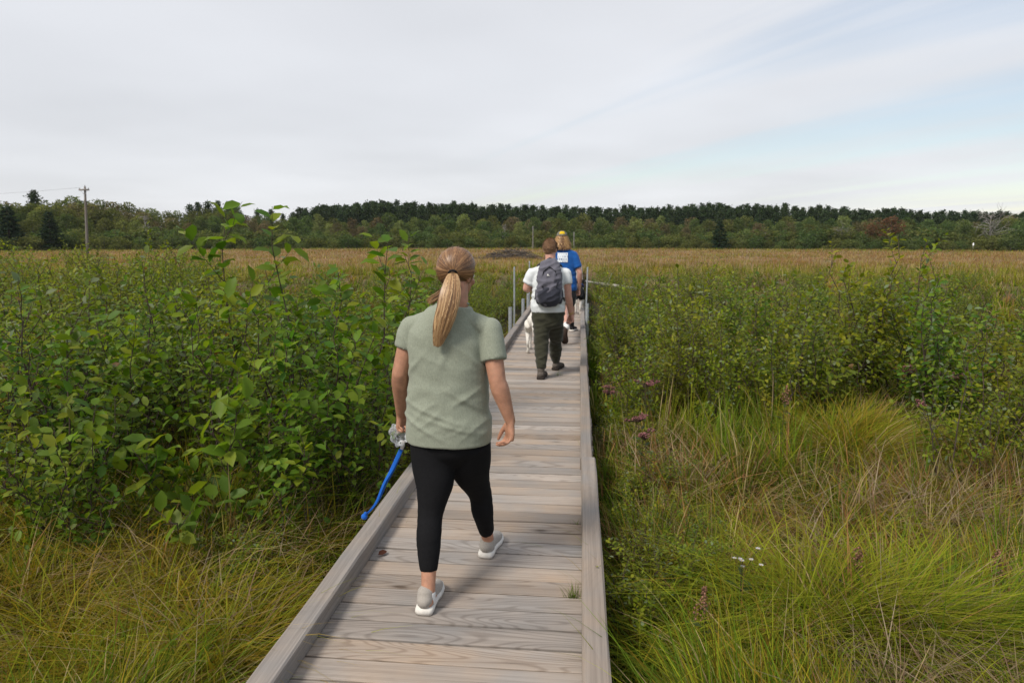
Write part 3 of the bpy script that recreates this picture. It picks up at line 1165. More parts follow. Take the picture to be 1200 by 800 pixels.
def make_shrub(name, sm, lm, loc, rz, sc, label, cat='shrub', group=None):
    e = empty(name, loc, rz)
    e.scale = (sc[0], sc[0], sc[1])
    link(bpy.data.objects.new('stems', sm), e)
    f = link(bpy.data.objects.new('leaves', lm), e)
    f['kind'] = 'stuff'
    tag(e, label, cat, group)
    return e


SV = {'alder': [], 'willow': [], 'birch': []}
for k in range(6):
    SV['alder'].append(shrub_meshes(200 + k, 'alder', 1.7, 8, 0.42, 9, 0.068))
for k in range(4):
    SV['willow'].append(shrub_meshes(300 + k, 'willow', 1.7, 8, 0.48, 8, 0.062, 'narrow' if k % 2 else 'oval'))
for k in range(4):
    SV['birch'].append(shrub_meshes(400 + k, 'birch', 1.7, 8, 0.42, 8, 0.056))

SV['sparse'] = [shrub_meshes(450 + k, 'birch', 1.7, 4, 0.42, 5, 0.060) for k in range(3)]

rs = random.Random(21)


def where(u):
    """the landmark a thicket shrub stands by"""
    if u < 90:
        return 'by the left picture edge'
    if u < 200:
        return 'straight below the utility pole'
    if u < 350:
        return 'around the tallest leafy shoots'
    if u < 545:
        return 'just left of the ponytailed walker'
    if u < 800:
        return 'next to the right kerb'
    if u < 970:
        return 'around the dark stemmed shrub'
    if u < 1100:
        return 'below the two tall shrubs'
    return 'towards the right picture edge'




def at_ground(u, d):
    p = PD(u, 300, d)
    z = float(ground_z(p.x, p.y))
    return Vector((p.x, p.y, z - 0.02))


def shrub_at(u, d, vtop, kind, label, group=None, name='leafy_shrub', wide=1.0):
    loc = at_ground(u, d)
    top = PD(u, vtop, d).z
    H = max(0.35, top - loc.z)
    sm, lm, _ = SV[kind][rs.randrange(len(SV[kind]))]
    k = H / 1.7
    return make_shrub(name, sm, lm, loc, rs.uniform(0, 6.28), (k ** 0.6 * wide * rs.uniform(0.9, 1.1), k), label, 'shrub', group)


# near shrubs one can tell apart: every leaf of the upper shoots is a part of its own
leaf_meshes = []
for k in range(5):
    rn_ = np.random.default_rng(50 + k)
    c = SHRUB_COL['alder'][k] * 1.1
    V, T, Q, C = leaf_batch(np.zeros((1, 3)), np.array([[1.0, 0, 0]]), np.array([[0, 0, 1.0]]), np.array([1.0]), c[None])
    V = V * np.array([1, 0.95 + 0.1 * k / 4, 1 + 0.5 * (k % 3)])
    mb = MB()
    mb.add(V, T, Q, C)
    leaf_meshes.append(mb.mesh('leaf', M['leaf'], True))


def hero_shrub(u, d, vtop, label, seed, nst=5, spread=0.4, branch=6, leaf=0.075, split=0.66, maxleaves=46, wide=1.0):
    loc = at_ground(u, d)
    H = PD(u, vtop, d).z - loc.z
    rn = np.random.default_rng(seed)
    stems, pos, dr, nm = shrub_skeleton(seed, H, nst, spread * wide, branch, leaf, 0.8)
    e = empty('broadleaf_shrub', loc, 0)
    mb = MB()
    for p, r in stems:
        mb.tube(p, r, 6 if r[0] > 0.005 else 4, cap=False)
    mb.build('stems', M['bark'], e)
    L = leaf * rn.uniform(0.7, 1.25, len(pos)) * np.where(pos[:, 2] > split * H, 1.0, 0.68)
    order = np.argsort(-pos[:, 2])
    up = [i for i in order if pos[i, 2] > split * H][:maxleaves]
    rest = np.setdiff1d(np.arange(len(pos)), up)
    pal = SHRUB_COL['alder']
    col = pal[rn.integers(0, 5, len(rest))] * rn.uniform(0.75, 1.25, (len(rest), 1))
    V, T, Q, C = leaf_batch(pos[rest], dr[rest], nm[rest], L[rest], col)
    lb = MB()
    lb.add(V, T, Q, C)
    f = lb.build('leaves', M['leaf'], e)
    f['kind'] = 'stuff'
    for i in up:
        dv = Vector(dr[i]).normalized()
        yv = Vector(nm[i]).cross(dv).normalized()
        zv = dv.cross(yv)
        mt = Matrix((dv, yv, zv)).transposed().to_4x4()
        o = bpy.data.objects.new('leaf', leaf_meshes[int(rn.integers(0, 5))])
        o.matrix_local = Matrix.Translation(Vector(pos[i])) @ mt @ Matrix.Diagonal((L[i] * 1.15,) * 3 + (1,))
        link(o, e)
    tag(e, label, 'shrub', 'broad-leaved shrubs left of the boardwalk')
    return e


hero_shrub(322, 5.3, 243, 'tallest broad-leaved shrub, its shoot rising past the treetops left of the ponytail', 11, 5, 0.30, 6, 0.118)
hero_shrub(250, 5.7, 252, 'tall broad-leaved shrub with a leafy shoot just left of the tallest one', 12, 5, 0.34, 6, 0.118)
hero_shrub(418, 5.6, 283, 'broad-leaved shrub between the tallest shrub and the ponytailed walker', 13, 6, 0.34, 7, 0.118)
hero_shrub(462, 6.2, 290, 'broad-leaved shrub right beside the ponytailed walker\'s left shoulder', 14, 5, 0.32, 7, 0.118)
hero_shrub(365, 5.0, 318, 'dark leafy shrub in front of the tallest broad-leaved shrub', 15, 7, 0.45, 8, 0.085)
hero_shrub(232, 4.55, 468, 'low broad-leaved bush with pale leaf clusters above the lower left grass', 16, 5, 0.62, 8, 0.115, 0.35, 60, 1.2)
hero_shrub(35, 5.0, 392, 'broad-leaved shrub with dark stems at the left edge of the picture', 17, 6, 0.55, 8, 0.085, 0.6)
hero_shrub(120, 5.9, 372, 'wide broad-leaved shrub behind the low bush with pale leaf clusters', 18, 7, 0.6, 8, 0.085, 0.6)
hero_shrub(300, 4.75, 400, 'leafy shrub at the foot of the tallest broad-leaved shrub', 19, 6, 0.5, 8, 0.085, 0.6)
hero_shrub(430, 4.9, 420, 'shady broad-leaved shrub closest to the blue leash', 20, 6, 0.42, 7, 0.085, 0.6)
hero_shrub(62, 4.7, 478, 'low leafy shrub at the foot of the left edge shrub', 23, 6, 0.5, 8, 0.08, 0.6)
hero_shrub(150, 4.75, 520, 'small leafy bush left of the low bush with pale leaf clusters', 24, 5, 0.45, 7, 0.08, 0.6)
hero_shrub(335, 4.35, 500, 'leafy bush standing closest to the left kerb above the grass', 25, 5, 0.42, 7, 0.08, 0.6)
hero_shrub(395, 4.9, 372, 'upright leafy shrub behind the bush closest to the left kerb', 26, 6, 0.36, 8, 0.08, 0.6)
shrub_at(182, 9.0, 262, 'birch', 'slender small-leaved shrub standing above the thicket near the utility pole', 'shrubs of the left thicket', 'slender_shrub', 0.6)
shrub_at(252, 8.0, 300, 'birch', 'round dark small-leaved shrub behind the tall broad-leaved shoots', 'shrubs of the left thicket', 'slender_shrub', 0.8)
shrub_at(130, 15, 293, 'willow', 'willow bush topping the thicket below the utility pole', 'shrubs of the left thicket', wide=1.5)

# right of the walk, the ones that stand out
shrub_at(725, 9.6, 318, 'birch', 'small-leaved shrub beside the right kerb, next to the white shirted man', 'shrubs of the right thicket', wide=0.8)
shrub_at(808, 8.0, 312, 'sparse', 'shrub with bare dark stems in the middle of the right thicket', 'shrubs of the right thicket', wide=0.9)
shrub_at(822, 10, 306, 'willow', 'rounded pale green bush behind the dark stemmed shrub', 'shrubs of the right thicket', wide=1.35)
shrub_at(1010, 8.6, 320, 'birch', 'bushy shrub at the foot of the left tall yellowish shrub', 'shrubs of the right thicket', wide=1.1)
shrub_at(878, 8.6, 322, 'alder', 'leafy shrub just right of the dark stemmed shrub', 'shrubs of the right thicket')
shrub_at(965, 7.7, 345, 'alder', 'dense dark green shrub above the arching tussock', 'shrubs of the right thicket')
shrub_at(1022, 9.0, 276, 'birch', 'tall yellowish shrub reaching the wood\'s foot, left one of two', 'shrubs of the right thicket', 'slender_shrub', 1.15)
shrub_at(1066, 9.3, 279, 'birch', 'tall thin-topped shrub reaching the wood\'s foot, right one of two', 'shrubs of the right thicket', 'slender_shrub', 1.0)
shrub_at(1138, 5.9, 395, 'sparse', 'open small shrub standing alone in the grass near the right edge', 'shrubs of the right thicket', 'slender_shrub', 0.75)
shrub_at(1190, 6.9, 380, 'sparse', 'leafy shrub cut by the right picture edge', 'shrubs of the right thicket')
shrub_at(1120, 9.0, 350, 'willow', 'pale willow bush behind the small shrub standing alone', 'shrubs of the right thicket', wide=1.2)
shrub_at(910, 11, 318, 'willow', 'willow bush behind the dense dark green shrub', 'shrubs of the right thicket', wide=1.3)
shrub_at(735, 24, 316, 'sparse', 'thin young shrub beside the pale fallen log', 'shrubs of the right thicket', 'slender_shrub', 0.6)

shrub_at(748, 7.0, 372, 'birch', 'bushy shrub standing forward of the right thicket, close to the kerb', 'shrubs of the right thicket', wide=0.9)
shrub_at(846, 7.3, 356, 'birch', 'shrub standing forward of the right thicket beside the dark stems', 'shrubs of the right thicket', wide=0.8)
shrub_at(925, 7.2, 372, 'sparse', 'open shrub standing forward of the right thicket above the tussock', 'shrubs of the right thicket', wide=1.0)

# the thickets: copies, told apart only by the zone they stand in
zone_count = {}


def fill(n, side, dmin, dmax, ulo, uhi, vt, kinds, label, group, min_gap=0.5, short=False):
    done = 0
    tries = 0
    pts = []
    while done < n and tries < n * 30:
        tries += 1
        d = math.exp(rs.uniform(math.log(dmin), math.log(dmax))) if dmax / dmin > 2.2 else rs.uniform(dmin, dmax)
        u = rs.uniform(ulo, uhi)
        p = at_ground(u, d)
        if DX0 - 0.55 < p.x < DX1 + 0.50 and p.y < Y_END + 1:
            continue
        if any((p.x - q.x) ** 2 + (p.y - q.y) ** 2 < (min_gap * d / 8) ** 2 for q in pts):
            continue
        pts.append(p)
        h = rs.uniform(*vt)
        v = h
        loc = p
        kind = rs.choice(kinds)
        sm, lm, _ = SV[kind][rs.randrange(len(SV[kind]))]
        k = h / 1.7
        make_shrub('leafy_shrub', sm, lm, loc, rs.uniform(0, 6.28), (k ** 0.5 * rs.uniform(0.95, 1.25), k), label + ('' if short else ', ' + where(u)), 'shrub', group)
        done += 1


fill(17, -1, 5.6, 8.0, -60, 470, (1.0, 1.95), ['alder', 'alder', 'willow'], 'leafy shrub in the near rows of the left thicket', 'near shrubs of the left thicket', 0.55)
fill(36, -1, 8.0, 13.0, -60, 520, (1.20, 1.80), ['alder', 'willow', 'birch'], 'leafy shrub in the middle rows of the left thicket', 'middle shrubs of the left thicket', 0.5)
fill(52, -1, 13.0, 24.0, -60, 250, (1.65, 2.05), ['willow', 'birch', 'willow'], 'pale leafy shrub in the far rows of the left thicket', 'far shrubs of the left thicket', 0.45)
fill(30, -1, 13.0, 26.0, 250, 545, (0.95, 1.30), ['willow', 'birch'], 'pale low shrub behind the tall broad-leaved shoots', 'low shrubs behind the tall shoots', 0.45, True)
fill(24, -1, 9.0, 24.0, 540, 612, (0.75, 1.05), ['birch', 'willow'], 'low shrub along the left side of the boardwalk past the ponytailed walker', 'low shrubs beside the boardwalk', 0.3, True)
fill(20, 1, 7.4, 11.0, 715, 1260, (1.0, 1.65), ['birch', 'alder', 'willow'], 'leafy shrub in the near rows of the right thicket', 'near shrubs of the right thicket', 0.6)
fill(34, 1, 11.0, 18.0, 700, 1260, (0.9, 1.55), ['birch', 'willow', 'alder'], 'leafy shrub in the middle rows of the right thicket', 'middle shrubs of the right thicket', 0.5)
fill(44, 1, 18.0, 30.0, 700, 1260, (0.75, 1.20), ['birch', 'willow'], 'pale leafy shrub in the far rows of the right thicket', 'far shrubs of the right thicket', 0.45)
fill(5, 1, 6.0, 8.0, 1150, 1290, (0.7, 1.05), ['sparse', 'birch'], 'low open shrub along the right picture edge', 'low shrubs at the right edge', 0.5, True)


def weeds(n, x0, x1, y0, y1, h0, h1, kinds, label, group):
    for i in range(n):
        x, y = rs.uniform(x0, x1), y0 * (y1 / y0) ** rs.random()
        kind = rs.choice(kinds)
        sm, lm, _ = SV[kind][rs.randrange(len(SV[kind]))]
        k = rs.uniform(h0, h1) / 1.7
        make_shrub('leafy_weed', sm, lm, (x, y, float(ground_z(x, y)) - 0.02), rs.uniform(0, 6.28), (k * rs.uniform(1.1, 1.5), k), label, 'weed', group)


weeds(46, DX1 + 0.10, DX1 + 0.75, 3.0, 14.0, 0.30, 0.62, ['willow', 'birch'], 'low leafy weed in the dark strip along the right kerb', 'weeds along the right kerb')
weeds(22, DX1 + 0.8, DX1 + 3.6, 3.2, 9.0, 0.32, 0.58, ['willow', 'birch'], 'low leafy weed scattered in the right grass', 'weeds in the right grass')
weeds(16, DX0 - 0.9, DX0 - 0.12, 3.4, 9.0, 0.30, 0.6, ['willow', 'birch', 'alder'], 'low leafy weed along the left kerb', 'weeds along the left kerb')


# ------------------------------------------------------------------ wild flowers
def flower_plant(u, v, h, kind, label, seed, dz=0.0):
    rn = np.random.default_rng(seed)
    p = G(u, v, MARSH + h)
    loc = Vector((p.x, p.y, float(ground_z(p.x, p.y)) - 0.02))
    hh = p.z - loc.z
    e = empty('wild_flower', loc, 0)
    st = MB()
    t = np.linspace(0, 1, 6)[:, None]
    path = np.array([0, 0, hh]) * t + rn.normal(0, 0.012, (6, 3)) * t
    st.tube(path, np.linspace(0.004, 0.0025, 6), 5, cap=False, col=(0.07, 0.06, 0.03))
    st.build('stem', M['flower'], e)
    n = 12
    tt = np.linspace(0.15, 0.85, n)
    a = np.arange(n) * 2.4
    pos = np.array([0, 0, hh]) * tt[:, None]
    d = np.stack([np.cos(a), np.sin(a), np.full(n, 0.15)], -1)
    col = np.array([[0.06, 0.085, 0.025]]) * rn.uniform(0.7, 1.2, (n, 1))
    V, T, Q, C = leaf_batch(pos, d, np.tile([0, 0, 1.0], (n, 1)) + rn.normal(0, .2, (n, 3)), np.full(n, 0.09), col, 'narrow')
    lb = MB()
    lb.add(V, T, Q, C)
    lb.build('leaves', M['leaf'], e)['kind'] = 'stuff'
    hd = MB()
    top = path[-1]
    if kind == 'mauve':
        subs = rn.normal(0, 0.042, (6, 3)) * np.array([1, 1, 0.45])
        for i in range(84):
            a_, r_ = rn.uniform(0, 6.28), 0.026 * math.sqrt(rn.random())
            c = np.array([0.21, 0.092, 0.090]) * rn.uniform(0.5, 1.3)
            q = top + subs[i % 6] + np.array([math.cos(a_) * r_, math.sin(a_) * r_, rn.uniform(-0.012, 0.012)])
            hd.tube([top + np.array([0, 0, -0.05]), q], [0.0008, 0.0012], 3, False, (0.08, 0.05, 0.04))
            hd.ell(q, (0.007, 0.007, 0.006), None, 5, 3, c)
    elif kind == 'white':
        for i in range(7):
            q = top + rn.normal(0, 0.035, 3)
            hd.tube([top + np.array([0, 0, -0.08]), q], [0.0012, 0.0012], 3, False, (0.08, 0.09, 0.04))
            for k in range(9):
                a_ = k * 0.698
                dv = np.array([math.cos(a_), math.sin(a_), 0.3])
                s = np.array([-math.sin(a_), math.cos(a_), 0]) * 0.0035
                hd.add([q, q + dv * 0.008 + s * 0.7, q + dv * 0.014, q + dv * 0.008 - s * 0.7], T=[[0, 1, 2], [0, 2, 3]], col=(0.48, 0.46, 0.49))
            hd.ell(q, (0.004, 0.004, 0.004), None, 5, 3, (0.4, 0.3, 0.06))
    else:
        for i in range(70):
            f = rn.random()
            q = top + np.array([rn.normal(0, 0.022 * (1.2 - f)), rn.normal(0, 0.022 * (1.2 - f)), -0.10 + 0.16 * f])
            c = np.array([0.22, 0.115, 0.075]) * rn.uniform(0.5, 1.3)
            hd.ell(q, (0.006, 0.006, 0.007), None, 4, 3, c)
    hd.build('flower_head', M['flower'], e, False)
    tag(e, label, 'flower', 'wild flowers in the sedge')


flower_plant(758, 508, 0.62, 'mauve', 'dusky mauve flower head closest to the right kerb, lowest of its group', 71)
flower_plant(753, 488, 0.66, 'mauve', 'dusky mauve flower head just above the lowest one by the kerb', 72)
flower_plant(758, 447, 0.78, 'mauve', 'widest mauve flower head under the right thicket', 73)
flower_plant(712, 455, 0.60, 'mauve', 'mauve flower head touching the right kerb', 74)
flower_plant(1069, 432, 0.80, 'mauve', 'brighter mauve flower head below the two tall shrubs', 75)
flower_plant(1120, 437, 0.80, 'mauve', 'mauve flower head beside the small shrub standing alone', 76)
flower_plant(1083, 474, 0.70, 'mauve', 'faded mauve flower head in the grass below the brighter one', 77)
flower_plant(920, 462, 0.75, 'brown', 'pale brown seed head above the arching tussock', 78)
flower_plant(868, 655, 0.52, 'white', 'white aster cluster low in the right grass', 79)
flower_plant(826, 700, 0.50, 'brown', 'reddish brown seed head beside the white asters', 80)
flower_plant(1003, 655, 0.50, 'brown', 'reddish brown seed head right of the white asters', 81)
flower_plant(1172, 658, 0.50, 'brown', 'brown seed head in the grass near the right edge', 82)


# small tufts growing up between the planks
def deck_tuft(u, v, n, h, label, seed):
    rn = np.random.default_rng(seed)
    p = G(u, v, 0.0)
    base = np.stack([rn.normal(0, 0.014, n), rn.normal(0, 0.006, n), np.full(n, -0.03)], -1)
    c = np.array([[0.10, 0.125, 0.035]]) * rn.uniform(0.7, 1.4, (n, 1))
    V, T, Q, C = blade_mesh(base, rn.uniform(0.5, 1.1, n) * (h + 0.03), rn.uniform(0, 6.28, n), np.abs(rn.normal(0.15, 0.15, n)), rn.uniform(0, 0.5, n), np.full(n, 0.004), c, c * 1.6)
    mb = MB()
    mb.add(V, T, Q, C)
    o = mb.build('grass_tuft', M['grass'], None, False)
    gy = min(plank_y, key=lambda q: abs(q + PITCH_P / 2 - p.y)) + PITCH_P / 2
    o.location = (p.x, gy, 0)
    tag(o, label, 'grass tuft', 'grass tufts sprouting through the deck')


deck_tuft(672, 694, 44, 0.10, 'green grass tuft sprouting between planks by the near right kerb', 1)
deck_tuft(676, 612, 8, 0.06, 'wisp of grass between planks above the near tuft', 2)
deck_tuft(654, 440, 16, 0.09, 'grass wisp sprouting by the white shirted man\'s right shoe', 3)
deck_tuft(682, 408, 18, 0.10, 'grass tuft against the right kerb beside the capped walker', 4)


lp_ = G(441, 652, 0.0)
V, T, Q, C = leaf_batch(np.zeros((1, 3)), np.array([[0.6, 0.8, 0.1]]), np.array([[0.3, -0.2, 1.0]]), np.array([0.06]), np.array([[0.09, 0.04, 0.02]]))
mb = MB()
mb.add(V, T, Q, C)
o = mb.build('fallen_leaf', M['leaf'])
o.location = (XI_L + 0.03, lp_.y, 0.012)
tag(o, 'curled brown dead leaf lying against the left kerb', 'leaf')


# ================================================================== the wood across the meadow
def tree_mesh_decid(seed, H, R, pal, nleaf=2000, base=0.06, lobes=12, lsize=0.48):
    rn = np.random.default_rng(seed)
    tr = MB()
    t = np.linspace(0, 1, 7)
    path = np.stack([rn.normal(0, 0.06, 7) * t * H * 0.2, rn.normal(0, 0.06, 7) * t * H * 0.2, t * H * 0.85], -1)
    tr.tube(path, np.linspace(0.020 * H, 0.004 * H, 7), 6, cap=False)
    cs, rr = [], []
    for k in range(lobes):
        f = (k + 0.5) / lobes
        z = H * (base + 0.12 + (0.92 - base - 0.2) * f)
        a = k * 2.4 + rn.uniform(-0.4, 0.4)
        w = R * (math.sin(math.pi * min(1, f * 0.85 + 0.12))) * rn.uniform(0.35, 0.75)
        c = np.array([math.cos(a) * w, math.sin(a) * w, z])
        cs.append(c)
        rr.append(R * rn.uniform(0.38, 0.6) * (1.1 - 0.4 * f))
        s = path[min(6, int(f * 5) + 1)]
        tr.tube([s, (s + c) / 2 + np.array([0, 0, 0.1]), c], [0.008 * H, 0.005 * H, 0.002 * H], 4, cap=False)
    cs, rr = np.array(cs), np.array(rr)
    k = rn.integers(0, lobes, nleaf)
    d = norm(rn.normal(0, 1, (nleaf, 3)))
    rad_ = rr[k] * (0.55 + 0.5 * rn.random(nleaf) ** 0.6)
    pos = cs[k] + d * rad_[:, None] * np.array([1, 1, 0.85])
    col = pal[rn.integers(0, len(pal), nleaf)] * rn.uniform(0.65, 1.3, (nleaf, 1)) * (0.8 + 0.4 * rn.random(lobes)[k])[:, None]
    V, T, Q, C = leaf_batch(pos, norm(rn.normal(0, 1, (nleaf, 3)) + d * 0.5), norm(rn.normal(0, 0.7, (nleaf, 3)) + d + np.array([0, 0, 0.5])), lsize * rn.uniform(0.6, 1.3, nleaf), col, 'diamond')
    cr = MB()
    cr.add(V, T, None, C)
    return tr.mesh('trunk', M['bark_grey']), cr.mesh('crown', M['leaf_far'], False)


def tree_mesh_pine(seed, H, R, nleaf=1100):
    rn = np.random.default_rng(seed)
    tr = MB()
    tr.tube([(0, 0, 0), (rn.normal(0, .1), rn.normal(0, .1), H * 0.5), (rn.normal(0, .15), rn.normal(0, .15), H * 0.97)], [0.013 * H, 0.010 * H, 0.003 * H], 6, cap=False)
    pos, nb = [], 26
    for b in range(nb):
        f = (b + rn.random()) / nb
        z = H * (0.34 + 0.63 * f)
        L = R * (0.45 + 0.75 * math.sin(math.pi * (0.15 + 0.8 * f))) * rn.uniform(0.45, 1.1) * (1 - 0.82 * f)
        a = b * 2.4 + rn.uniform(-.5, .5)
        tip = np.array([math.cos(a) * L, math.sin(a) * L, z + L * 0.22])
        tr.tube([(0, 0, z), tip], [0.004 * H, 0.0015 * H], 4, cap=False)
        m = max(10, int(nleaf / nb * (1.45 - 0.9 * f)))
        q = rn.uniform(0.25, 1.1, m)[:, None] * (tip - np.array([0, 0, z])) + np.array([0, 0, z]) + rn.normal(0, 0.15 * R, (m, 3)) * np.array([1, 1, 0.55])
        pos.append(q)
    m = 30
    pos.append(np.array([0, 0, H]) + rn.normal(0, 1, (m, 3)) * np.array([0.10 * R, 0.10 * R, 0.02 * H]) - np.array([0, 0, 0.02 * H]))
    pos = np.concatenate(pos)
    n = len(pos)
    pal = np.array([[0.034, 0.056, 0.027], [0.045, 0.070, 0.031], [0.060, 0.085, 0.034], [0.028, 0.048, 0.025]])
    col = pal[rn.integers(0, 4, n)] * rn.uniform(0.7, 1.3, (n, 1))
    V, T, Q, C = leaf_batch(pos, norm(rn.normal(0, 1, (n, 3)) + np.array([0, 0, 0.7])), norm(rn.normal(0, 1, (n, 3)) + np.array([0, 0, 0.8])), 0.62 * rn.uniform(0.6, 1.2, n) * H / 12, col, 'diamond')
    cr = MB()
    cr.add(V, T, None, C)
    return tr.mesh('trunk', M['bark_grey']), cr.mesh('crown', M['needle'], False)


def tree_mesh_spruce(seed, H, R, nleaf=3600):
    rn = np.random.default_rng(seed)
    tr = MB()
    tr.tube([(0, 0, 0), (0, 0, H * 0.98)], [0.02 * H, 0.002 * H], 6, cap=False)
    pos, dd = [], []
    nb = 80
    for b in range(nb):
        f = (b + rn.random()) / nb
        z = H * (0.06 + 0.92 * f)
        L = R * (1 - f) ** 0.85 * rn.uniform(0.75, 1.12) + 0.05 * R
        a = b * 2.4 + rn.uniform(-.4, .4)
        m = max(6, int(nleaf / nb * (1.7 - 1.4 * f)))
        s = rn.uniform(0.15, 1.0, m)
        w = rn.normal(0, 0.10 * L + 0.03, m)
        q = np.stack([math.cos(a) * L * s - math.sin(a) * w, math.sin(a) * L * s + math.cos(a) * w, z - 0.22 * L * s + 0.10 * L * s * s + rn.normal(0, 0.05, m)], -1)
        pos.append(q)
        dd.append(np.tile([math.cos(a), math.sin(a), -0.25], (m, 1)))
    pos, dd = np.concatenate(pos), np.concatenate(dd)
    n = len(pos)
    pal = np.array([[0.032, 0.060, 0.034], [0.040, 0.070, 0.038], [0.025, 0.048, 0.030]])
    col = pal[rn.integers(0, 3, n)] * rn.uniform(0.7, 1.25, (n, 1))
    V, T, Q, C = leaf_batch(pos, norm(dd + rn.normal(0, .4, (n, 3))), norm(rn.normal(0, .4, (n, 3)) + np.array([0, 0, 1.0])), 0.46 * rn.uniform(0.6, 1.2, n) * H / 8, col, 'diamond')
    cr = MB()
    cr.add(V, T, None, C)
    return tr.mesh('trunk', M['bark']), cr.mesh('crown', M['needle'], False)


def bare_tree_mesh(seed, H, R, nb=34):
    rn = np.random.default_rng(seed)
    mb = MB()
    mb.tube([(0, 0, 0), (rn.normal(0, .1), 0, H * .5), (rn.normal(0, .3), 0, H)], [0.022 * H, 0.014 * H, 0.004 * H], 6)
    tw = MB()
    for b in range(nb):
        z = H * rn.uniform(0.3, 0.98)
        a = rn.uniform(0, 6.28)
        L = R * rn.uniform(0.4, 1.1)
        q0 = np.array([0, 0, z])
        q1 = q0 + np.array([math.cos(a) * L, math.sin(a) * L, L * rn.uniform(0.1, 0.9)])
        tw.tube([q0, (q0 + q1) / 2 + rn.normal(0, .1, 3), q1], [0.008 * H, 0.006 * H, 0.0025 * H], 4)
        for _ in range(3):
            e = q1 + rn.normal(0, 0.35 * L, 3)
            tw.tube([(q0 + q1 * 2) / 3, e], [0.005 * H, 0.002 * H], 3)
    return mb, tw


P_OL = np.array([[0.100, 0.112, 0.048], [0.125, 0.138, 0.055], [0.150, 0.155, 0.064], [0.082, 0.094, 0.042]])
P_GR = np.array([[0.075, 0.104, 0.048], [0.092, 0.124, 0.052], [0.115, 0.146, 0.060], [0.062, 0.086, 0.042]])
P_BR = np.array([[0.155, 0.125, 0.080], [0.135, 0.115, 0.070], [0.180, 0.145, 0.095], [0.115, 0.105, 0.062]])
P_RD = np.array([[0.095, 0.050, 0.032], [0.075, 0.044, 0.030], [0.060, 0.045, 0.028]]) * 2.0
P_LT = np.array([[0.165, 0.185, 0.082], [0.140, 0.165, 0.075], [0.185, 0.200, 0.095]])
TV = {
    'olive': [tree_mesh_decid(500 + k, 10, 3.1, P_OL) for k in range(3)],
    'green': [tree_mesh_decid(510 + k, 10, 3.1, P_GR) for k in range(3)],
    'brown': [tree_mesh_decid(520 + k, 10, 3.0, P_BR, 1500) for k in range(2)],
    'red': [tree_mesh_decid(530, 10, 3.2, P_RD, 1700)],
    'light': [tree_mesh_decid(540 + k, 10, 2.5, P_LT) for k in range(2)],
    'pine': [tree_mesh_pine(550 + k, 12, 2.7, 1700) for k in range(4)],
    'spruce': [tree_mesh_spruce(560 + k, 8, 2.1) for k in range(3)],
    'bush': [tree_mesh_decid(570 + k, 3.0, 1.9, P_GR if k % 2 else P_OL, 900, 0.0, 8, 0.30) for k in range(3)],
}
TH = {'olive': 10, 'green': 10, 'brown': 10, 'red': 10, 'light': 10, 'pine': 12, 'spruce': 8, 'bush': 3.0}
NAMES = {'olive': 'broadleaf_tree', 'green': 'broadleaf_tree', 'brown': 'broadleaf_tree', 'red': 'broadleaf_tree', 'light': 'broadleaf_tree',
         'pine': 'pine_tree', 'spruce': 'spruce_tree', 'bush': 'bush'}


def tree_at(u, d, vtop, kind, label, group, wide=1.0):
    p = PD(u, 285, d)
    z = float(ground_z(p.x, p.y)) - 0.1
    H = PD(u, vtop, d).z - z
    tm, cm = TV[kind][rs.randrange(len(TV[kind]))]
    e = empty(NAMES[kind], (p.x, p.y, z), rs.uniform(0, 6.28))
    k = H / TH[kind]
    e.scale = (k * wide, k * wide, k)
    link(bpy.data.objects.new('trunk', tm), e)
    link(bpy.data.objects.new('crown', cm), e)
    tag(e, label, 'bush' if kind == 'bush' else 'tree', group)
    return e


SKY_U = [-60, 0, 40, 80, 110, 140, 170, 200, 225, 245, 275, 290, 320, 343, 355, 400, 440, 540, 600, 690, 760, 800, 830, 900, 960, 1040, 1100, 1200, 1260]
SKY_V = [228, 228, 229, 225, 226, 231, 236, 242, 240, 236, 237, 246, 247, 251, 245, 240, 236, 238, 241, 243, 244, 241, 239, 241, 243, 246, 248, 249, 250]


def skyline(u):
    return float(np.interp(u, SKY_U, SKY_V))


def sky_where(u):
    for lim, words in ((40, 'at the left picture edge'), (170, 'near the utility pole'), (340, 'above the tallest shoots'), (480, 'left of the ponytail'), (570, 'above the ponytail'), (640, 'above the brush pile'),
                       (760, 'right of the capped walker'), (930, 'around the lone spruce'), (1100, 'around the reddish trees')):
        if u < lim:
            return words
    return 'around the bare grey tree'


# pines along the skyline
for row, (d, du, drop) in enumerate(((190, 9.5, 0), (182, 9.0, 1.5), (175, 11.0, 5.5))):
    u = 345 + row * 4
    while u < 1245:
        tree_at(u, d + rs.uniform(-3, 3), skyline(u) + drop + rs.choice([rs.uniform(-2.5, 1.5), rs.uniform(0, 4)]), 'pine',
                'tall dark skyline pine, ' + sky_where(u), 'pines along the skyline', rs.uniform(0.95, 1.55))
        u += du * rs.uniform(0.75, 1.25)
for u in (226, 236, 247, 258, 269, 279, 303, 318, 332):
    tree_at(u + rs.uniform(-2, 2), 180, skyline(u) + rs.uniform(-1, 2), 'pine', 'dark pine in the small skyline group above the tall leafy shoot', 'pines in the small skyline group', 1.0)
tree_at(45, 168, 225, 'pine', 'lone dark pine tip poking out of the leafy trees left of the utility pole', 'pines in the small skyline group')

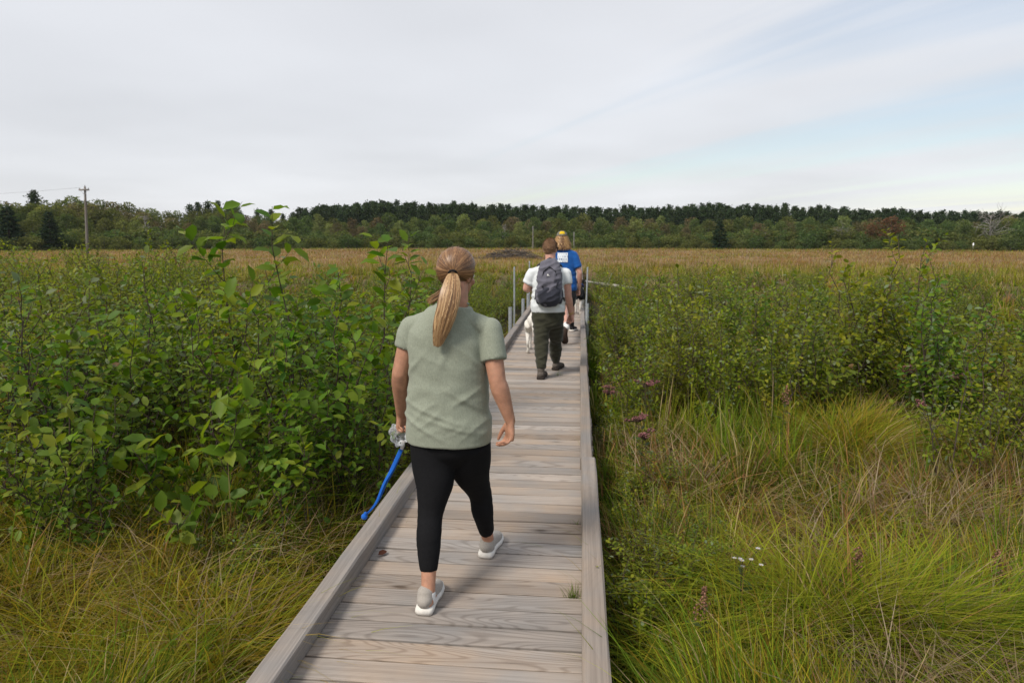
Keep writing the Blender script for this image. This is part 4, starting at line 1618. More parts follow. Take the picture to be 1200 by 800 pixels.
# broadleaf trees at the back on the left
for row, (d, du, drop) in enumerate(((165, 15, 0), (156, 17, 6), (148, 19, 13), (142, 20, 20))):
    u = -50 + row * 5
    while u < 350:
        k = rs.choice(['olive', 'olive', 'green', 'brown', 'olive'])
        tree_at(u, d + rs.uniform(-3, 3), skyline(u) + drop + rs.uniform(-1.5, 5), k,
                {'olive': 'olive green broadleaf tree in the left wood', 'green': 'dark green broadleaf tree in the left wood', 'brown': 'brownish thinning broadleaf tree in the left wood'}[k] + ', ' + sky_where(u),
                {'olive': 'olive trees of the left wood', 'green': 'green trees of the left wood', 'brown': 'brown trees of the left wood'}[k], rs.uniform(0.95, 1.3))
        u += du * rs.uniform(0.7, 1.3)
# lower trees in front of the pines
for row, (d, du, v0, v1) in enumerate(((154, 19, 246, 257), (145, 19, 250, 263), (137, 20, 256, 270))):
    u = 340 + row * 6
    while u < 1250:
        k = rs.choice(['olive', 'green', 'green', 'light', 'brown', 'olive', 'green'])
        tree_at(u, d + rs.uniform(-3, 3), rs.uniform(v0, v1), k,
                {'olive': 'olive broadleaf tree standing in front of the skyline pines', 'green': 'mid green broadleaf tree standing in front of the skyline pines', 'light': 'pale green slim tree standing in front of the skyline pines', 'brown': 'greyish brown thinning tree standing in front of the skyline pines'}[k] + ', ' + sky_where(u),
                {'olive': 'olive trees before the pines', 'green': 'green trees before the pines', 'light': 'pale trees before the pines', 'brown': 'brown trees before the pines'}[k], rs.uniform(0.9, 1.35))
        u += du * rs.uniform(0.65, 1.35)
for (u0, u1, d, v0, v1) in ((335, 1250, 166, 256, 262), (335, 1250, 160, 258, 266)):
    u = u0
    while u < u1:
        k = rs.choice(['olive', 'green', 'green'])
        tree_at(u, d + rs.uniform(-2, 2), rs.uniform(v0, v1), k,
                {'olive': 'olive broadleaf tree standing in front of the skyline pines', 'green': 'mid green broadleaf tree standing in front of the skyline pines'}[k] + ', ' + sky_where(u),
                {'olive': 'olive trees before the pines', 'green': 'green trees before the pines'}[k], rs.uniform(1.2, 1.7))
        u += rs.uniform(12, 22)
# single trees one can point at
tree_at(843, 122, 258, 'spruce', 'dark conical spruce standing alone at the meadow edge right of the blue shirt', 'spruces at the wood edge', 1.45)
tree_at(60, 126, 247, 'spruce', 'dark wide spruce between the left picture edge and the utility pole', 'spruces at the wood edge', 1.35)
tree_at(12, 128, 241, 'spruce', 'dark spruce at the far left picture edge', 'spruces at the wood edge', 1.5)
tree_at(1042, 133, 250, 'red', 'reddish brown tree crown above the right thicket', 'autumn coloured trees', 1.5)
tree_at(1018, 135, 258, 'red', 'smaller reddish brown tree left of the large reddish one', 'autumn coloured trees', 1.1)
tree_at(1188, 133, 262, 'green', 'round green tree right of the bare grey tree', 'trees at the wood edge', 1.5)
for (u, d, v, R, lab, sd) in ((1158, 131, 251, 2.6, 'bare grey dead tree with spreading branches near the right picture edge', 1),
                              (172, 133, 252, 0.8, 'slim pale dead trunk in the wood right of the utility pole', 2),
                              (592, 133, 263, 0.7, 'thin bare grey trunk in the wood above the brush pile', 3),
                              (985, 131, 268, 1.4, 'low bare grey tree left of the reddish trees', 4)):
    p = PD(u, 285, d)
    z = float(ground_z(p.x, p.y)) - 0.1
    H = PD(u, v, d).z - z
    t_, w_ = bare_tree_mesh(600 + sd, H, R)
    e = empty('dead_tree', (p.x, p.y, z), 0)
    t_.build('trunk', M['bark_pale'], e)
    w_.build('branches', M['bark_pale'], e)
    tag(e, lab, 'tree', 'bare trees in the wood')

# bushes along the meadow's far edge
for row, (d, du, h0, h1) in enumerate(((131, 13, 2.2, 3.6), (126, 16, 1.4, 2.4), (121, 34, 0.7, 1.3))):
    u = -50 + row * 7
    while u < 1250:
        p = PD(u, 285, d)
        z = float(ground_z(p.x, p.y)) - 0.1
        tm, cm = TV['bush'][rs.randrange(3)]
        e = empty('bush', (p.x, p.y, z), rs.uniform(0, 6.28))
        k = rs.uniform(h0, h1) / 3.0
        e.scale = (k * rs.uniform(1.2, 1.8),) * 2 + (k,)
        link(bpy.data.objects.new('trunk', tm), e)
        link(bpy.data.objects.new('crown', cm), e)
        tag(e, ('leafy bush in the back row of the meadow\'s far edge', 'leafy bush in the front row of the meadow\'s far edge', 'small bush standing out in the meadow grass before the wood')[row] + ', ' + sky_where(u), 'bush',
            ('back bushes at the far edge', 'front bushes at the far edge', 'small bushes in the meadow')[row])
        u += du * rs.uniform(0.6, 1.4)


# ------------------------------------------------------------------ utility poles, log, brush pile
def utility_pole(u, vb, vt, label, d=None, arm=True, lean=0.0):
    base = G(u, vb, MARSH) if d is None else PD(u, 285, d)
    b = Vector((base.x, base.y, float(ground_z(base.x, base.y)) - 0.5))
    dd = math.hypot(b.x, b.y)
    H = PD(u, vt, dd).z - b.z
    e = empty('utility_pole', b, 0)
    t = np.linspace(0, 1, 6)
    pts = np.stack([t * lean, t * 0, t * H], -1)
    MB().tube(pts, np.linspace(0.16, 0.10, 6) * (1.0 if arm else 0.75), 10).build('pole', M['wood_z'], e)
    if arm:
        zc_ = H - 0.35
        a = MB().box((lean, -0.17, zc_), (1.15, 0.12, 0.16)).build('crossarm', M['wood_z'], e, False)
        for x in (-0.5, 0.5):
            MB().tube([(lean + x, -0.17, zc_ + 0.08), (lean + x, -0.17, zc_ + 0.16), (lean + x, -0.17, zc_ + 0.24)], [0.03, 0.06, 0.035], 8).build('insulator', M['galv'], a)
        MB().tube([(lean, 0, H), (lean, 0, H + 0.1), (lean, 0, H + 0.18)], [0.03, 0.06, 0.035], 8).build('insulator', M['galv'], e)
        for s in (-1, 1):
            MB().tube([(lean + s * 0.4, -0.20, zc_ - 0.06), (lean, -0.16, zc_ - 0.55)], [0.02, 0.02], 5).build('brace', M['galv'], e)
    tag(e, label, 'utility pole', 'utility poles crossing the marsh')
    return e, H


up, HP = utility_pole(102.5, 300, 219, 'tall grey wooden utility pole with crossarm above the left thicket', None, True, 0.45)
utility_pole(624.5, 300, 265, 'distant thin wooden pole before the wood, left of the white shirted man', 118, False)
utility_pole(672.5, 300, 272, 'distant thin wooden pole just right of the yellow patched cap', 122, False)
tops = Vector(up.location) + Vector((0.45, -0.17, HP - 0.1))
w0 = Vector(up.location) + Vector((-0.05, -0.17, HP - 0.12))
for k, (end, lab) in enumerate(((w0 + Vector((-60, 12, 1.0)), 'thin power wire running from the utility pole to the left'),)):
    pts = []
    for i in range(13):
        t = i / 12
        q = w0.lerp(end, t)
        q.z -= 1.0 * 4 * t * (1 - t)
        pts.append(q)
    o = MB().tube(pts, [0.010] * 13, 4).build('power_wire', plain_mat('wire_metal', (0.25, 0.25, 0.26), 0.6))
    tag(o, lab, 'wire')

lp = G(706, 335, MARSH + 0.35)
lg = empty('fallen_log', (lp.x, lp.y, MARSH + 0.32), 0)
mb = MB().tube([(-0.75, 0.3, 0.20), (-0.2, 0.05, 0.12), (0.4, -0.1, 0.05), (1.2, -0.3, -0.05)], [0.03, 0.05, 0.06, 0.06], 8)
mb.build('log', M['bark_pale'], lg)
mb = MB().tube([(0.2, -0.05, 0.1), (0.32, -0.1, 0.5)], [0.022, 0.008], 5).tube([(-0.1, 0, 0.12), (-0.3, -0.2, 0.3)], [0.018, 0.006], 5)
mb.build('branch_stub', M['bark_pale'], lg)
tag(lg, 'pale bleached fallen log in the sedge right of the boardwalk', 'log')

bp = G(600, 303, MARSH)
bpile = empty('brush_pile', (bp.x, bp.y, float(ground_z(bp.x, bp.y))), 0)
rn_ = np.random.default_rng(9)
mb = MB()
for i in range(420):
    f = rn_.normal(0, 1, 2)
    x, y = f[0] * 2.0, f[1] * 1.0
    z = max(0.05, (1.0 - 0.13 * x * x - 0.25 * y * y) * rn_.uniform(0.2, 1.0))
    d = norm(np.array([rn_.normal(0, 1), rn_.normal(0, 0.6), rn_.normal(0, 0.16)]))
    L = rn_.uniform(0.5, 1.5)
    c = np.array([[0.10, 0.085, 0.07], [0.16, 0.135, 0.115], [0.06, 0.05, 0.04]])[rn_.integers(0, 3)]
    p0 = np.array([x, y, z])
    mb.tube([p0 - d * L / 2, p0 + rn_.normal(0, 0.06, 3), p0 + d * L / 2], [0.02, 0.028, 0.012], 4, False, c)
mb.build('sticks', attr_mat('dead_brush', 0.9, 0.1), bpile)
tag(bpile, 'grey pile of dead brush in the meadow left of the white shirted man', 'brush pile')
p = PD(1141, 283, 122)
mb = MB().box((0, 0, 0.75), (0.14, 0.14, 1.5)).add([[-.07, -.07, 1.503], [.07, -.07, 1.503], [.07, .07, 1.503], [-.07, .07, 1.503], [0, 0, 1.62]], T=[[0, 1, 4], [1, 2, 4], [2, 3, 4], [3, 0, 4]])
o = mb.build('marker_post', plain_mat('white_paint', (0.75, 0.75, 0.73), 0.6), None, False)
o.location = (p.x, p.y, float(ground_z(p.x, p.y)))
o.scale = (0.9, 0.9, 0.75)
tag(o, 'tiny white marker post among the bushes below the bare grey tree', 'post')
# ================================================================== people, dogs and what they carry
def V3(*a):
    return np.array(a, float)


def A(v):
    return np.array(tuple(v), float)


def spline(pts, n):
    """Catmull-Rom through rows of any width"""
    pts = np.asarray(pts, float)
    k = len(pts)
    ext = np.concatenate([[2 * pts[0] - pts[1]], pts, [2 * pts[-1] - pts[-2]]])
    out = []
    for t in np.linspace(0, k - 1 - 1e-9, n):
        i = int(t)
        f = t - i
        p0, p1, p2, p3 = ext[i:i + 4]
        out.append(0.5 * ((2 * p1) + (-p0 + p2) * f + (2 * p0 - 5 * p1 + 4 * p2 - p3) * f * f + (-p0 + 3 * p1 - 3 * p2 + p3) * f ** 3))
    return np.array(out)


def loft(mb, rows, xdir=(1, 0, 0), n=24, steps=None, power=2.0, endround=0.0, col=None):
    """rows: (x, y, z, rx, ry) centres and half sizes; rings stand square to the path"""
    rows = np.asarray(rows, float)
    if steps:
        rows = spline(rows, steps)
    if endround:
        r0, r1 = rows[0].copy(), rows[-1].copy()
        t0 = norm(rows[0][:3] - rows[1][:3])
        t1 = norm(rows[-1][:3] - rows[-2][:3])
        pre, post = [], []
        for f in (0.98, 0.75, 0.4):
            c = math.sqrt(1 - f * f)
            q = r0.copy()
            q[:3] += t0 * r0[3:].min() * f * endround
            q[3:] *= max(c, 0.05)
            pre.append(q)
            q = r1.copy()
            q[:3] += t1 * r1[3:].min() * f * endround
            q[3:] *= max(c, 0.05)
            post.insert(0, q)
        rows = np.concatenate([pre, rows, post])
    c = rows[:, :3]
    t = norm(np.gradient(c, axis=0))
    ang = np.arange(n) * 2 * np.pi / n
    ca, sa = np.cos(ang), np.sin(ang)
    e = 2.0 / power
    ca = np.sign(ca) * np.abs(ca) ** e
    sa = np.sign(sa) * np.abs(sa) ** e
    xd = V3(*xdir)
    Vs = []
    for i in range(len(rows)):
        x = xd - t[i] * xd.dot(t[i])
        x /= np.linalg.norm(x) + 1e-9
        y = np.cross(t[i], x)
        Vs.append(c[i] + np.outer(ca * rows[i, 3], x) + np.outer(sa * rows[i, 4], y))
    k = len(rows)
    V = np.concatenate(Vs + [c[:1], c[-1:]])
    Q, T = [], []
    for i in range(k - 1):
        for j in range(n):
            a, b = i * n + j, i * n + (j + 1) % n
            Q.append([a, b, b + n, a + n])
    for j in range(n):
        T.append([k * n, (j + 1) % n, j])
        T.append([k * n + 1, (k - 1) * n + j, (k - 1) * n + (j + 1) % n])
    return mb.add(V, T, Q, col)


def limb(mb, a, b, ra, rb, bulge=None, xdir=(1, 0, 0), n=18, ratio=1.0):
    """a tapered limb with an optional (t, radius) list of swellings"""
    a, b = A(a), A(b)
    st = [(0.0, ra)] + list(bulge or []) + [(1.0, rb)]
    rows = [tuple(a + (b - a) * t) + (r, r * ratio) for t, r in st]
    return loft(mb, rows, xdir, n, len(rows) * 4, endround=1.0)


def yoke(mb, shL, shR, nk, r, rc, rise, drop=0.0):
    """the slope of a shirt from shoulder to neck to shoulder"""
    a, b, c = A(shL), A(shR), A(nk)
    rows = []
    for t in (0.0, 0.18, 0.36, 0.5, 0.64, 0.82, 1.0):
        p = a + (b - a) * t
        k = 1 - abs(t - 0.5) * 2
        p[2] += rise * k ** 0.6 - drop
        rr = r + (rc - r) * k
        rows.append(tuple(p) + (rr * 1.12, rr * 0.92))
    loft(mb, rows, (0, 1, 0), 22, 20, 2, 0.7)


def sleeve(mb, sh, el, tt, r0, r1):
    a, e = A(sh), A(el)
    b = a + (e - a) * tt
    loft(mb, [tuple(a + (e - a) * 0.02) + (r0 * 0.92, r0), tuple(a + (e - a) * 0.22) + (r0, r0 * 1.06), tuple((a + b) / 2 + (e - a) * 0.06) + ((r0 + r1) / 2, (r0 + r1) / 2 * 1.06), tuple(b) + (r1, r1 * 1.06)], (1, 0, 0), 24, 14)
    mb.ell(a + V3(0, 0, -0.004), (r0 * 0.94, r0, r0 * 0.9))


def rot_axis(v, axis, ang):
    axis = axis / np.linalg.norm(axis)
    return v * math.cos(ang) + np.cross(axis, v) * math.sin(ang) + axis * axis.dot(v) * (1 - math.cos(ang))


def hand(mb, wrist, hdir, thumb_side, palm_n, s=1.0, curl=(0.25, 0.45, 0.3), thumb_open=0.5):
    """palm and five fingers; hdir wrist->knuckles, thumb_side towards the thumb, palm_n out of the palm"""
    h = norm(A(hdir))
    sd = A(thumb_side)
    sd = norm(sd - h * h.dot(sd))
    pn = np.cross(h, sd)
    if pn.dot(A(palm_n)) < 0:
        pn = -pn
    w = A(wrist)
    loft(mb, [tuple(w - h * 0.02 * s) + (0.024 * s, 0.019 * s), tuple(w + h * 0.02 * s) + (0.030 * s, 0.018 * s), tuple(w + h * 0.055 * s) + (0.041 * s, 0.017 * s),
              tuple(w + h * 0.088 * s) + (0.041 * s, 0.013 * s)], sd, 16, 10, 2.4, 0.5)
    lens = (0.068, 0.076, 0.070, 0.055)
    for i in range(4):
        off = (1.5 - i) * 0.0205 * s
        p = w + h * (0.086 - 0.004 * abs(i - 1.2)) * s + sd * off
        d = norm(h + sd * (1.5 - i) * 0.025)
        ax = np.cross(h, pn)
        chain = [p - h * 0.012 * s]
        L = lens[i] * s
        for k, f in enumerate((0.44, 0.31, 0.25)):
            d = rot_axis(d, ax, curl[k] * (1 + 0.12 * i))
            chain.append(chain[-1] + d * (L * f + (0.012 * s if k == 0 else 0)))
        r = (0.0088, 0.0084, 0.0078, 0.0066) if i < 3 else (0.0078, 0.0072, 0.0068, 0.0058)
        loft(mb, [tuple(c) + (q * s, q * s * 0.95) for c, q in zip(chain, r)], sd, 10, 9, 2, 0.9)
    t0 = w + h * 0.022 * s + sd * 0.022 * s + pn * 0.006 * s
    td = norm(h * 0.75 + sd * thumb_open + pn * 0.35)
    t1 = t0 + td * 0.040 * s
    td2 = norm(td + h * 0.45 - sd * 0.12 + pn * 0.1)
    t2 = t1 + td2 * 0.032 * s
    t3 = t2 + norm(td2 + h * 0.2) * 0.024 * s
    loft(mb, [tuple(t0) + (0.016 * s, 0.014 * s), tuple(t1) + (0.0112 * s, 0.0105 * s), tuple(t2) + (0.0098 * s, 0.0092 * s), tuple(t3) + (0.0075 * s, 0.007 * s)], h, 10, 10, 2, 0.9)
    return pn


def head(mb, c, f, r, up, s=1.0):
    """skull, jaw, nose, ears, lips and brow round the point c between the ears"""
    R = Matrix((Vector(r), Vector(f), Vector(up))).transposed()
    c = A(c)
    r, f, up = A(r), A(f), A(up)
    mb.ell(c + up * 0.020 * s - f * 0.004 * s, (0.074 * s, 0.094 * s, 0.098 * s), R, 24, 16)
    mb.ell(c - up * 0.045 * s + f * 0.030 * s, (0.055 * s, 0.060 * s, 0.068 * s), R, 20, 12)
    mb.ell(c - up * 0.092 * s + f * 0.066 * s, (0.024 * s, 0.020 * s, 0.018 * s), R, 14, 10)
    loft(mb, [tuple(c + up * 0.012 * s + f * 0.083 * s) + (0.009 * s, 0.008 * s), tuple(c - up * 0.015 * s + f * 0.098 * s) + (0.012 * s, 0.011 * s),
              tuple(c - up * 0.034 * s + f * 0.104 * s) + (0.017 * s, 0.013 * s)], r, 12, 6, 2, 0.7)
    mb.ell(c + up * 0.026 * s + f * 0.080 * s, (0.052 * s, 0.014 * s, 0.010 * s), R, 14, 8)
    mb.ell(c - up * 0.062 * s + f * 0.086 * s, (0.022 * s, 0.010 * s, 0.006 * s), R, 12, 8)
    mb.ell(c - up * 0.072 * s + f * 0.084 * s, (0.019 * s, 0.010 * s, 0.007 * s), R, 12, 8)
    for k in (-1, 1):
        mb.ell(c + r * k * 0.040 * s - up * 0.025 * s + f * 0.062 * s, (0.022 * s, 0.02 * s, 0.02 * s), R, 12, 8)
        mb.ell(c + r * k * 0.077 * s - up * 0.012 * s - f * 0.010 * s, (0.008 * s, 0.018 * s, 0.032 * s), R, 12, 8)


def eyes(root, c, f, r, up, s, iris):
    c, f, r, up = A(c), A(f), A(r), A(up)
    for k in (-1, 1):
        p = c + r * k * 0.031 * s + up * 0.006 * s + f * 0.079 * s
        mb = MB().ell(p, (0.0125 * s,) * 3, None, 14, 10, (0.75, 0.73, 0.70)).ell(p + f * 0.0075 * s, (0.0062 * s,) * 3, None, 10, 8, iris)
        put(mb.build('eye', M['painted'], None), root)


def frame_from(f, roll=(0, 0, 1)):
    f = Vector(f).normalized()
    r = f.cross(Vector(roll)).normalized()
    up = r.cross(f)
    return f, r, up


SHOE_X = [0.0, 0.04, 0.16, 0.32, 0.5, 0.68, 0.84, 0.95, 1.0]
SHOE_W = [0.55, 0.80, 0.86, 0.80, 0.84, 1.0, 0.98, 0.72, 0.30]


def shoe(name, root, heel, toe_dir, up, L, W, mat_u, mat_s, hcollar=0.085, boot=False, label=None, collar=True):
    """heel is the point under the back of the heel"""
    heel = A(heel)
    x = norm(A(toe_dir))
    z = A(up)
    z = norm(z - x * x.dot(z))
    y = np.cross(z, x)
    hs = [0.070, 0.082, hcollar, hcollar * 0.98, 0.082, 0.068, 0.060, 0.052, 0.040]
    rows = []
    for fx, w, h in zip(SHOE_X, SHOE_W, hs):
        zc_ = (0.016 + h) / 2
        rows.append(tuple(heel + x * (0.012 + fx * (L - 0.024)) + z * zc_) + (w * W / 2 * 0.93, (h - 0.010) / 2))
    mb = MB()
    loft(mb, rows, y, 20, 22, 2.4, 0.6)
    if boot or collar:
        a = heel + x * L * 0.20
        limb(mb, a + z * 0.045, a + z * (0.11 if boot else 0.082), 0.042, 0.045 if boot else 0.040, None, y)
    me = remeshed(mb, 0.006, 2, None, None, mat_u, 'upper')
    so = MB()
    n = len(SHOE_X)
    ring = [(fx, w * W / 2) for fx, w in zip(SHOE_X, SHOE_W)] + [(fx, -w * W / 2) for fx, w in reversed(list(zip(SHOE_X, SHOE_W)))]
    lo = np.array([heel + x * fx * L + y * w * 0.94 + z * (0.012 * max(0, (fx - 0.72) / 0.28) ** 1.5) for fx, w in ring])
    mid = np.array([heel + x * ((fx - 0.5) * 1.02 + 0.5) * L + y * w * 1.03 + z * (0.014 + 0.012 * max(0, (fx - 0.72) / 0.28) ** 1.5) for fx, w in ring])
    hi = np.array([heel + x * fx * L + y * w * 0.97 + z * (0.029 + 0.010 * max(0, (fx - 0.72) / 0.28) ** 1.5 + 0.006 * max(0, 0.3 - fx)) for fx, w in ring])
    k = len(ring)
    Vv = np.concatenate([lo, mid, hi, [lo.mean(0)], [hi.mean(0)]])
    Q = [[a * k + j, a * k + (j + 1) % k, (a + 1) * k + (j + 1) % k, (a + 1) * k + j] for a in range(2) for j in range(k)]
    T = [[3 * k, (j + 1) % k, j] for j in range(k)] + [[3 * k + 1, 2 * k + j, 2 * k + (j + 1) % k] for j in range(k)]
    so.add(Vv, T, Q)
    up_o = put(link(bpy.data.objects.new(name, me)), root)
    s_o = so.build('sole', mat_s, up_o, True)
    if label:
        up_o['label'] = label
    return up_o


def ribbons(mb, paths, width, cols, out_c=None):
    """hair strands: paths (n,k,3), flat ribbons turned away from out_c"""
    n, k, _ = paths.shape
    t = norm(np.gradient(paths, axis=1))
    o = norm(paths - (out_c if out_c is not None else paths.mean((0, 1))))
    sd = norm(np.cross(t, o))
    w = np.array(width)[:, None, None] * np.interp(np.linspace(0, 1, k), [0, 0.08, 0.8, 1], [0.5, 1, 1, 0.15])[None, :, None]
    V = np.stack([paths - sd * w / 2, paths + sd * w / 2], 2).reshape(-1, 3)
    b = (np.arange(n)[:, None] * k + np.arange(k - 1)[None]).ravel() * 2
    Q = np.stack([b, b + 1, b + 3, b + 2], -1)
    return mb.add(V, None, Q, np.repeat(cols, 2 * k, 0))


def folds(spec, amp):
    """cloth relief: each (rot, sx, sz, w, phase) a family of soft creases; returns a deform function"""
    def fn(V, N):
        out = np.zeros(len(V))
        for (ang, fa, fb, w, ph, zlo, zhi) in spec:
            ca, sa = math.cos(ang), math.sin(ang)
            a = V[:, 0] * ca + V[:, 2] * sa
            b = -V[:, 0] * sa + V[:, 2] * ca
            val = np.array([noise.noise(Vector((p * fa + ph, q * fb, y * 3.0 + ph))) for p, q, y in zip(a, b, V[:, 1])])
            rg = 1 - np.abs(val) * 2.6
            rg = np.clip(rg, -0.6, 1) ** 1
            m = np.clip((V[:, 2] - zlo) / 0.08, 0, 1) * np.clip((zhi - V[:, 2]) / 0.08, 0, 1)
            out += rg * w * m
        return V + N * (out * amp)[:, None]
    return fn


def skin(name, c):
    return plain_mat(name, c, 0.55, 0.35, 0, 34, 0.17, 0.10, 0.12)


def cloth(name, c, nscale=220, namt=0.12, bump=0.15, rough=0.92, sheen=0.15):
    return plain_mat(name, c, rough, 0.12, 0, nscale, namt, bump, 0, sheen)


M['painted'] = attr_mat('eye_surface', 0.25, 0.5)
M['shoe_trim'] = plain_mat('shoe_trim', (0.30, 0.27, 0.23), 0.8)
M['skin_w'] = skin('skin_tan', (0.40, 0.205, 0.130))
M['skin_m'] = skin('skin_fair', (0.52, 0.285, 0.215))
M['sage'] = plain_mat('sage_jersey', (0.250, 0.272, 0.212), 0.92, 0.12, 0, 220, 0.15, 0.10, 0, 0.15, (1, 1, 0.4))
M['black'] = cloth('black_stretch', (0.0085, 0.0085, 0.0095), 120, 0.2, 0.05, 0.9, 0.0)
M['white_tee'] = cloth('white_jersey', (0.66, 0.69, 0.70))
M['olive_twill'] = cloth('olive_twill', (0.040, 0.040, 0.026), 90, 0.22)
M['blue_tee'] = cloth('blue_jersey', (0.012, 0.085, 0.30), 200, 0.15)
M['shorts'] = cloth('black_cotton', (0.016, 0.016, 0.018))
M['shoe_grey'] = cloth('grey_knit', (0.33, 0.30, 0.265), 300, 0.25, 0.3)
M['shoe_white'] = plain_mat('white_rubber', (0.66, 0.63, 0.58), 0.6, 0.3, 0, 40, 0.12)
M['boot'] = plain_mat('brown_grey_suede', (0.10, 0.085, 0.072), 0.85, 0.2, 0, 60, 0.3)
M['boot_dark'] = plain_mat('dark_brown_leather', (0.055, 0.036, 0.028), 0.8, 0.25, 0, 60, 0.3)
M['rubber'] = plain_mat('dark_rubber', (0.035, 0.028, 0.024), 0.85, 0.2, 0, 50, 0.3)
M['sock'] = cloth('white_sock', (0.68, 0.67, 0.65))
M['hair'] = attr_mat('hair_strands', 0.42, 0.45)
M['band'] = plain_mat('black_band', (0.008, 0.008, 0.009), 0.8)

# ------------------------------------------------------------------ the walker with the ponytail
def woman():
    YC = 3.14
    heelL, heelR = G(496, 722), G(568, 655)
    root = empty('person', (P(527, 600, YC).x, YC, 0))
    tag(root, 'person with a blonde ponytail, sage green t-shirt, black leggings and grey trainers', 'person', 'people walking along the boardwalk')
    X0 = root.location.x
    q = lambda u, v, dy=0.0: P(u, v, YC + dy)
    hc = q(536, 321, 0.06)
    f, r, up = frame_from((0.42, 0.88, -0.22))
    neck0, neck1 = q(533, 356, 0.0), q(535, 330, 0.04)
    shL, shR = q(483, 381, 0.02), q(573, 384, -0.01)
    elL, wrL = q(469, 438, 0.00), q(470, 486, 0.14)
    elR, wrR = q(583, 447, -0.07), q(598, 493, -0.06)
    hipL, hipR = q(505, 522), q(551, 522)
    knL = Vector((q(504, 606).x, 3.08, 0.44))
    knR = Vector((P(556, 590, 3.30).x, 3.36, 0.46))
    anL = Vector((heelL.x + 0.012, heelL.y + 0.055, 0.085))
    anR = Vector((heelR.x + 0.012, heelR.y + 0.05, 0.085))
    knL = Vector(hipL).lerp(anL, 0.50) + Vector((0, 0.010, 0))
    knR = Vector(hipR).lerp(anR, 0.50) + Vector((0, 0.022, 0))
    # body
    mb = MB()
    head(mb, hc, f, r, up, 0.98)
    limb(mb, neck0, neck1 + Vector((0, 0, 0.02)), 0.064, 0.054)
    loft(mb, [tuple(q(527, 522)) + (0.120, 0.080), tuple(q(527, 500)) + (0.145, 0.095), tuple(q(526, 460)) + (0.138, 0.095), tuple(q(525, 410)) + (0.140, 0.098),
              tuple(q(528, 380, 0.005)) + (0.130, 0.075), tuple(q(531, 362)) + (0.075, 0.05)], (1, 0, 0), 24, 20)
    for sh, el, wr, k, hd, th, pn in ((shL, elL, wrL, 1.0, (0.06, 0.15, -1.0), (0.55, 0.8, 0.0), (1, -0.4, 0)), (shR, elR, wrR, 1.0, (-0.03, 0.02, -1.0), (-0.45, 0.88, 0), (-0.9, -0.42, 0))):
        limb(mb, sh, el, 0.042, 0.040, [(0.35, 0.046), (0.75, 0.043)])
        limb(mb, el, wr, 0.040, 0.0245, [(0.22, 0.043), (0.6, 0.034)])
        cur = (0.45, 0.70, 0.45) if k and sh is shR else (1.0, 1.35, 0.8)
        hand(mb, wr, hd, th, pn, 0.98, cur, 0.45)
    for hp, kn, an, k in ((hipL, knL, anL, 0), (hipR, knR, anR, 1)):
        limb(mb, Vector(hp) + Vector((0.01 if k == 0 else -0.02, 0, -0.02)), kn, 0.055, 0.045, [(0.4, 0.052)])
        limb(mb, kn, an, 0.045, 0.032, [(0.3, 0.045), (0.8, 0.034)])
        fx = norm(V3(0.03, 1, 0) if k == 0 else V3(0.14, 1, 0))
        a = A(an)
        limb(mb, a - fx * 0.02 - V3(0, 0, 0.03), a + fx * 0.15 - V3(0, 0, 0.05), 0.030, 0.022)
    me = remeshed(mb, 0.0036, 3, None, 0.4, M['skin_w'])
    put(link(bpy.data.objects.new('body', me)), root)
    eyes(root, hc, f, r, up, 0.98, (0.10, 0.13, 0.14))

    # t-shirt
    tb = MB()
    rows = [tuple(q(526, 515)) + (0.204, 0.150), tuple(q(526, 500)) + (0.203, 0.150), tuple(q(526, 478)) + (0.197, 0.142), tuple(q(526, 450)) + (0.186, 0.130), tuple(q(525, 425)) + (0.180, 0.126),
            tuple(q(525, 400)) + (0.185, 0.122), tuple(q(526, 388)) + (0.172, 0.110), tuple(q(528, 375)) + (0.140, 0.098), tuple(q(531, 364)) + (0.105, 0.084), tuple(q(532, 357)) + (0.085, 0.072)]
    loft(tb, rows, (1, 0, 0), 36, 30, 2.25)
    yoke(tb, shL, shR, q(532, 352), 0.050, 0.054, 0.050, 0.004)
    sleeve(tb, shL, elL, 0.46, 0.056, 0.054)
    sleeve(tb, shR, elR, 0.60, 0.057, 0.057)
    hemz = q(526, 515).z
    fold = folds([(0.55, 5.0, 16.0, 0.9, 3.1, hemz + 0.02, hemz + 0.30), (-0.5, 5.0, 15.0, 0.7, 8.4, hemz + 0.03, hemz + 0.34), (0.2, 9.0, 3.0, 0.55, 1.2, hemz + 0.20, hemz + 0.62),
                  (0.0, 4.0, 4.0, 0.6, 5.5, hemz - 0.1, hemz + 0.7), (1.0, 14.0, 5.0, 0.45, 7.7, hemz + 0.30, hemz + 0.62)], 0.0062)

    def dress(V, N):
        W = fold(V, N)
        # two long drag creases across the small of the back, and a hem that flares
        x, z = V[:, 0] - X0, V[:, 2] - hemz
        for (x0, z0, sl, wdt, ln, am) in ((-0.05, 0.16, -0.35, 0.012, 0.16, 0.006), (0.04, 0.10, -0.28, 0.012, 0.15, 0.006), (-0.10, 0.09, -0.5, 0.010, 0.10, 0.005), (0.10, 0.22, -0.6, 0.012, 0.12, 0.005),
                                          (0.02, 0.45, 2.2, 0.018, 0.10, 0.005), (-0.15, 0.36, 1.2, 0.012, 0.09, 0.006), (0.16, 0.38, -1.2, 0.012, 0.09, 0.006)):
            nl = math.hypot(1, sl)
            dist = ((z - z0) - sl * (x - x0)) / nl
            along = ((x - x0) + sl * (z - z0)) / nl
            w = np.exp(-(dist / wdt) ** 2) * np.exp(-(along / ln) ** 2) * (V[:, 1] < YC)
            W = W + N * (w * am)[:, None]
        return W
    me = remeshed(tb, 0.0052, 2, dress, None, M['sage'], 't_shirt')
    sh_o = put(link(bpy.data.objects.new('t_shirt', me)), root)
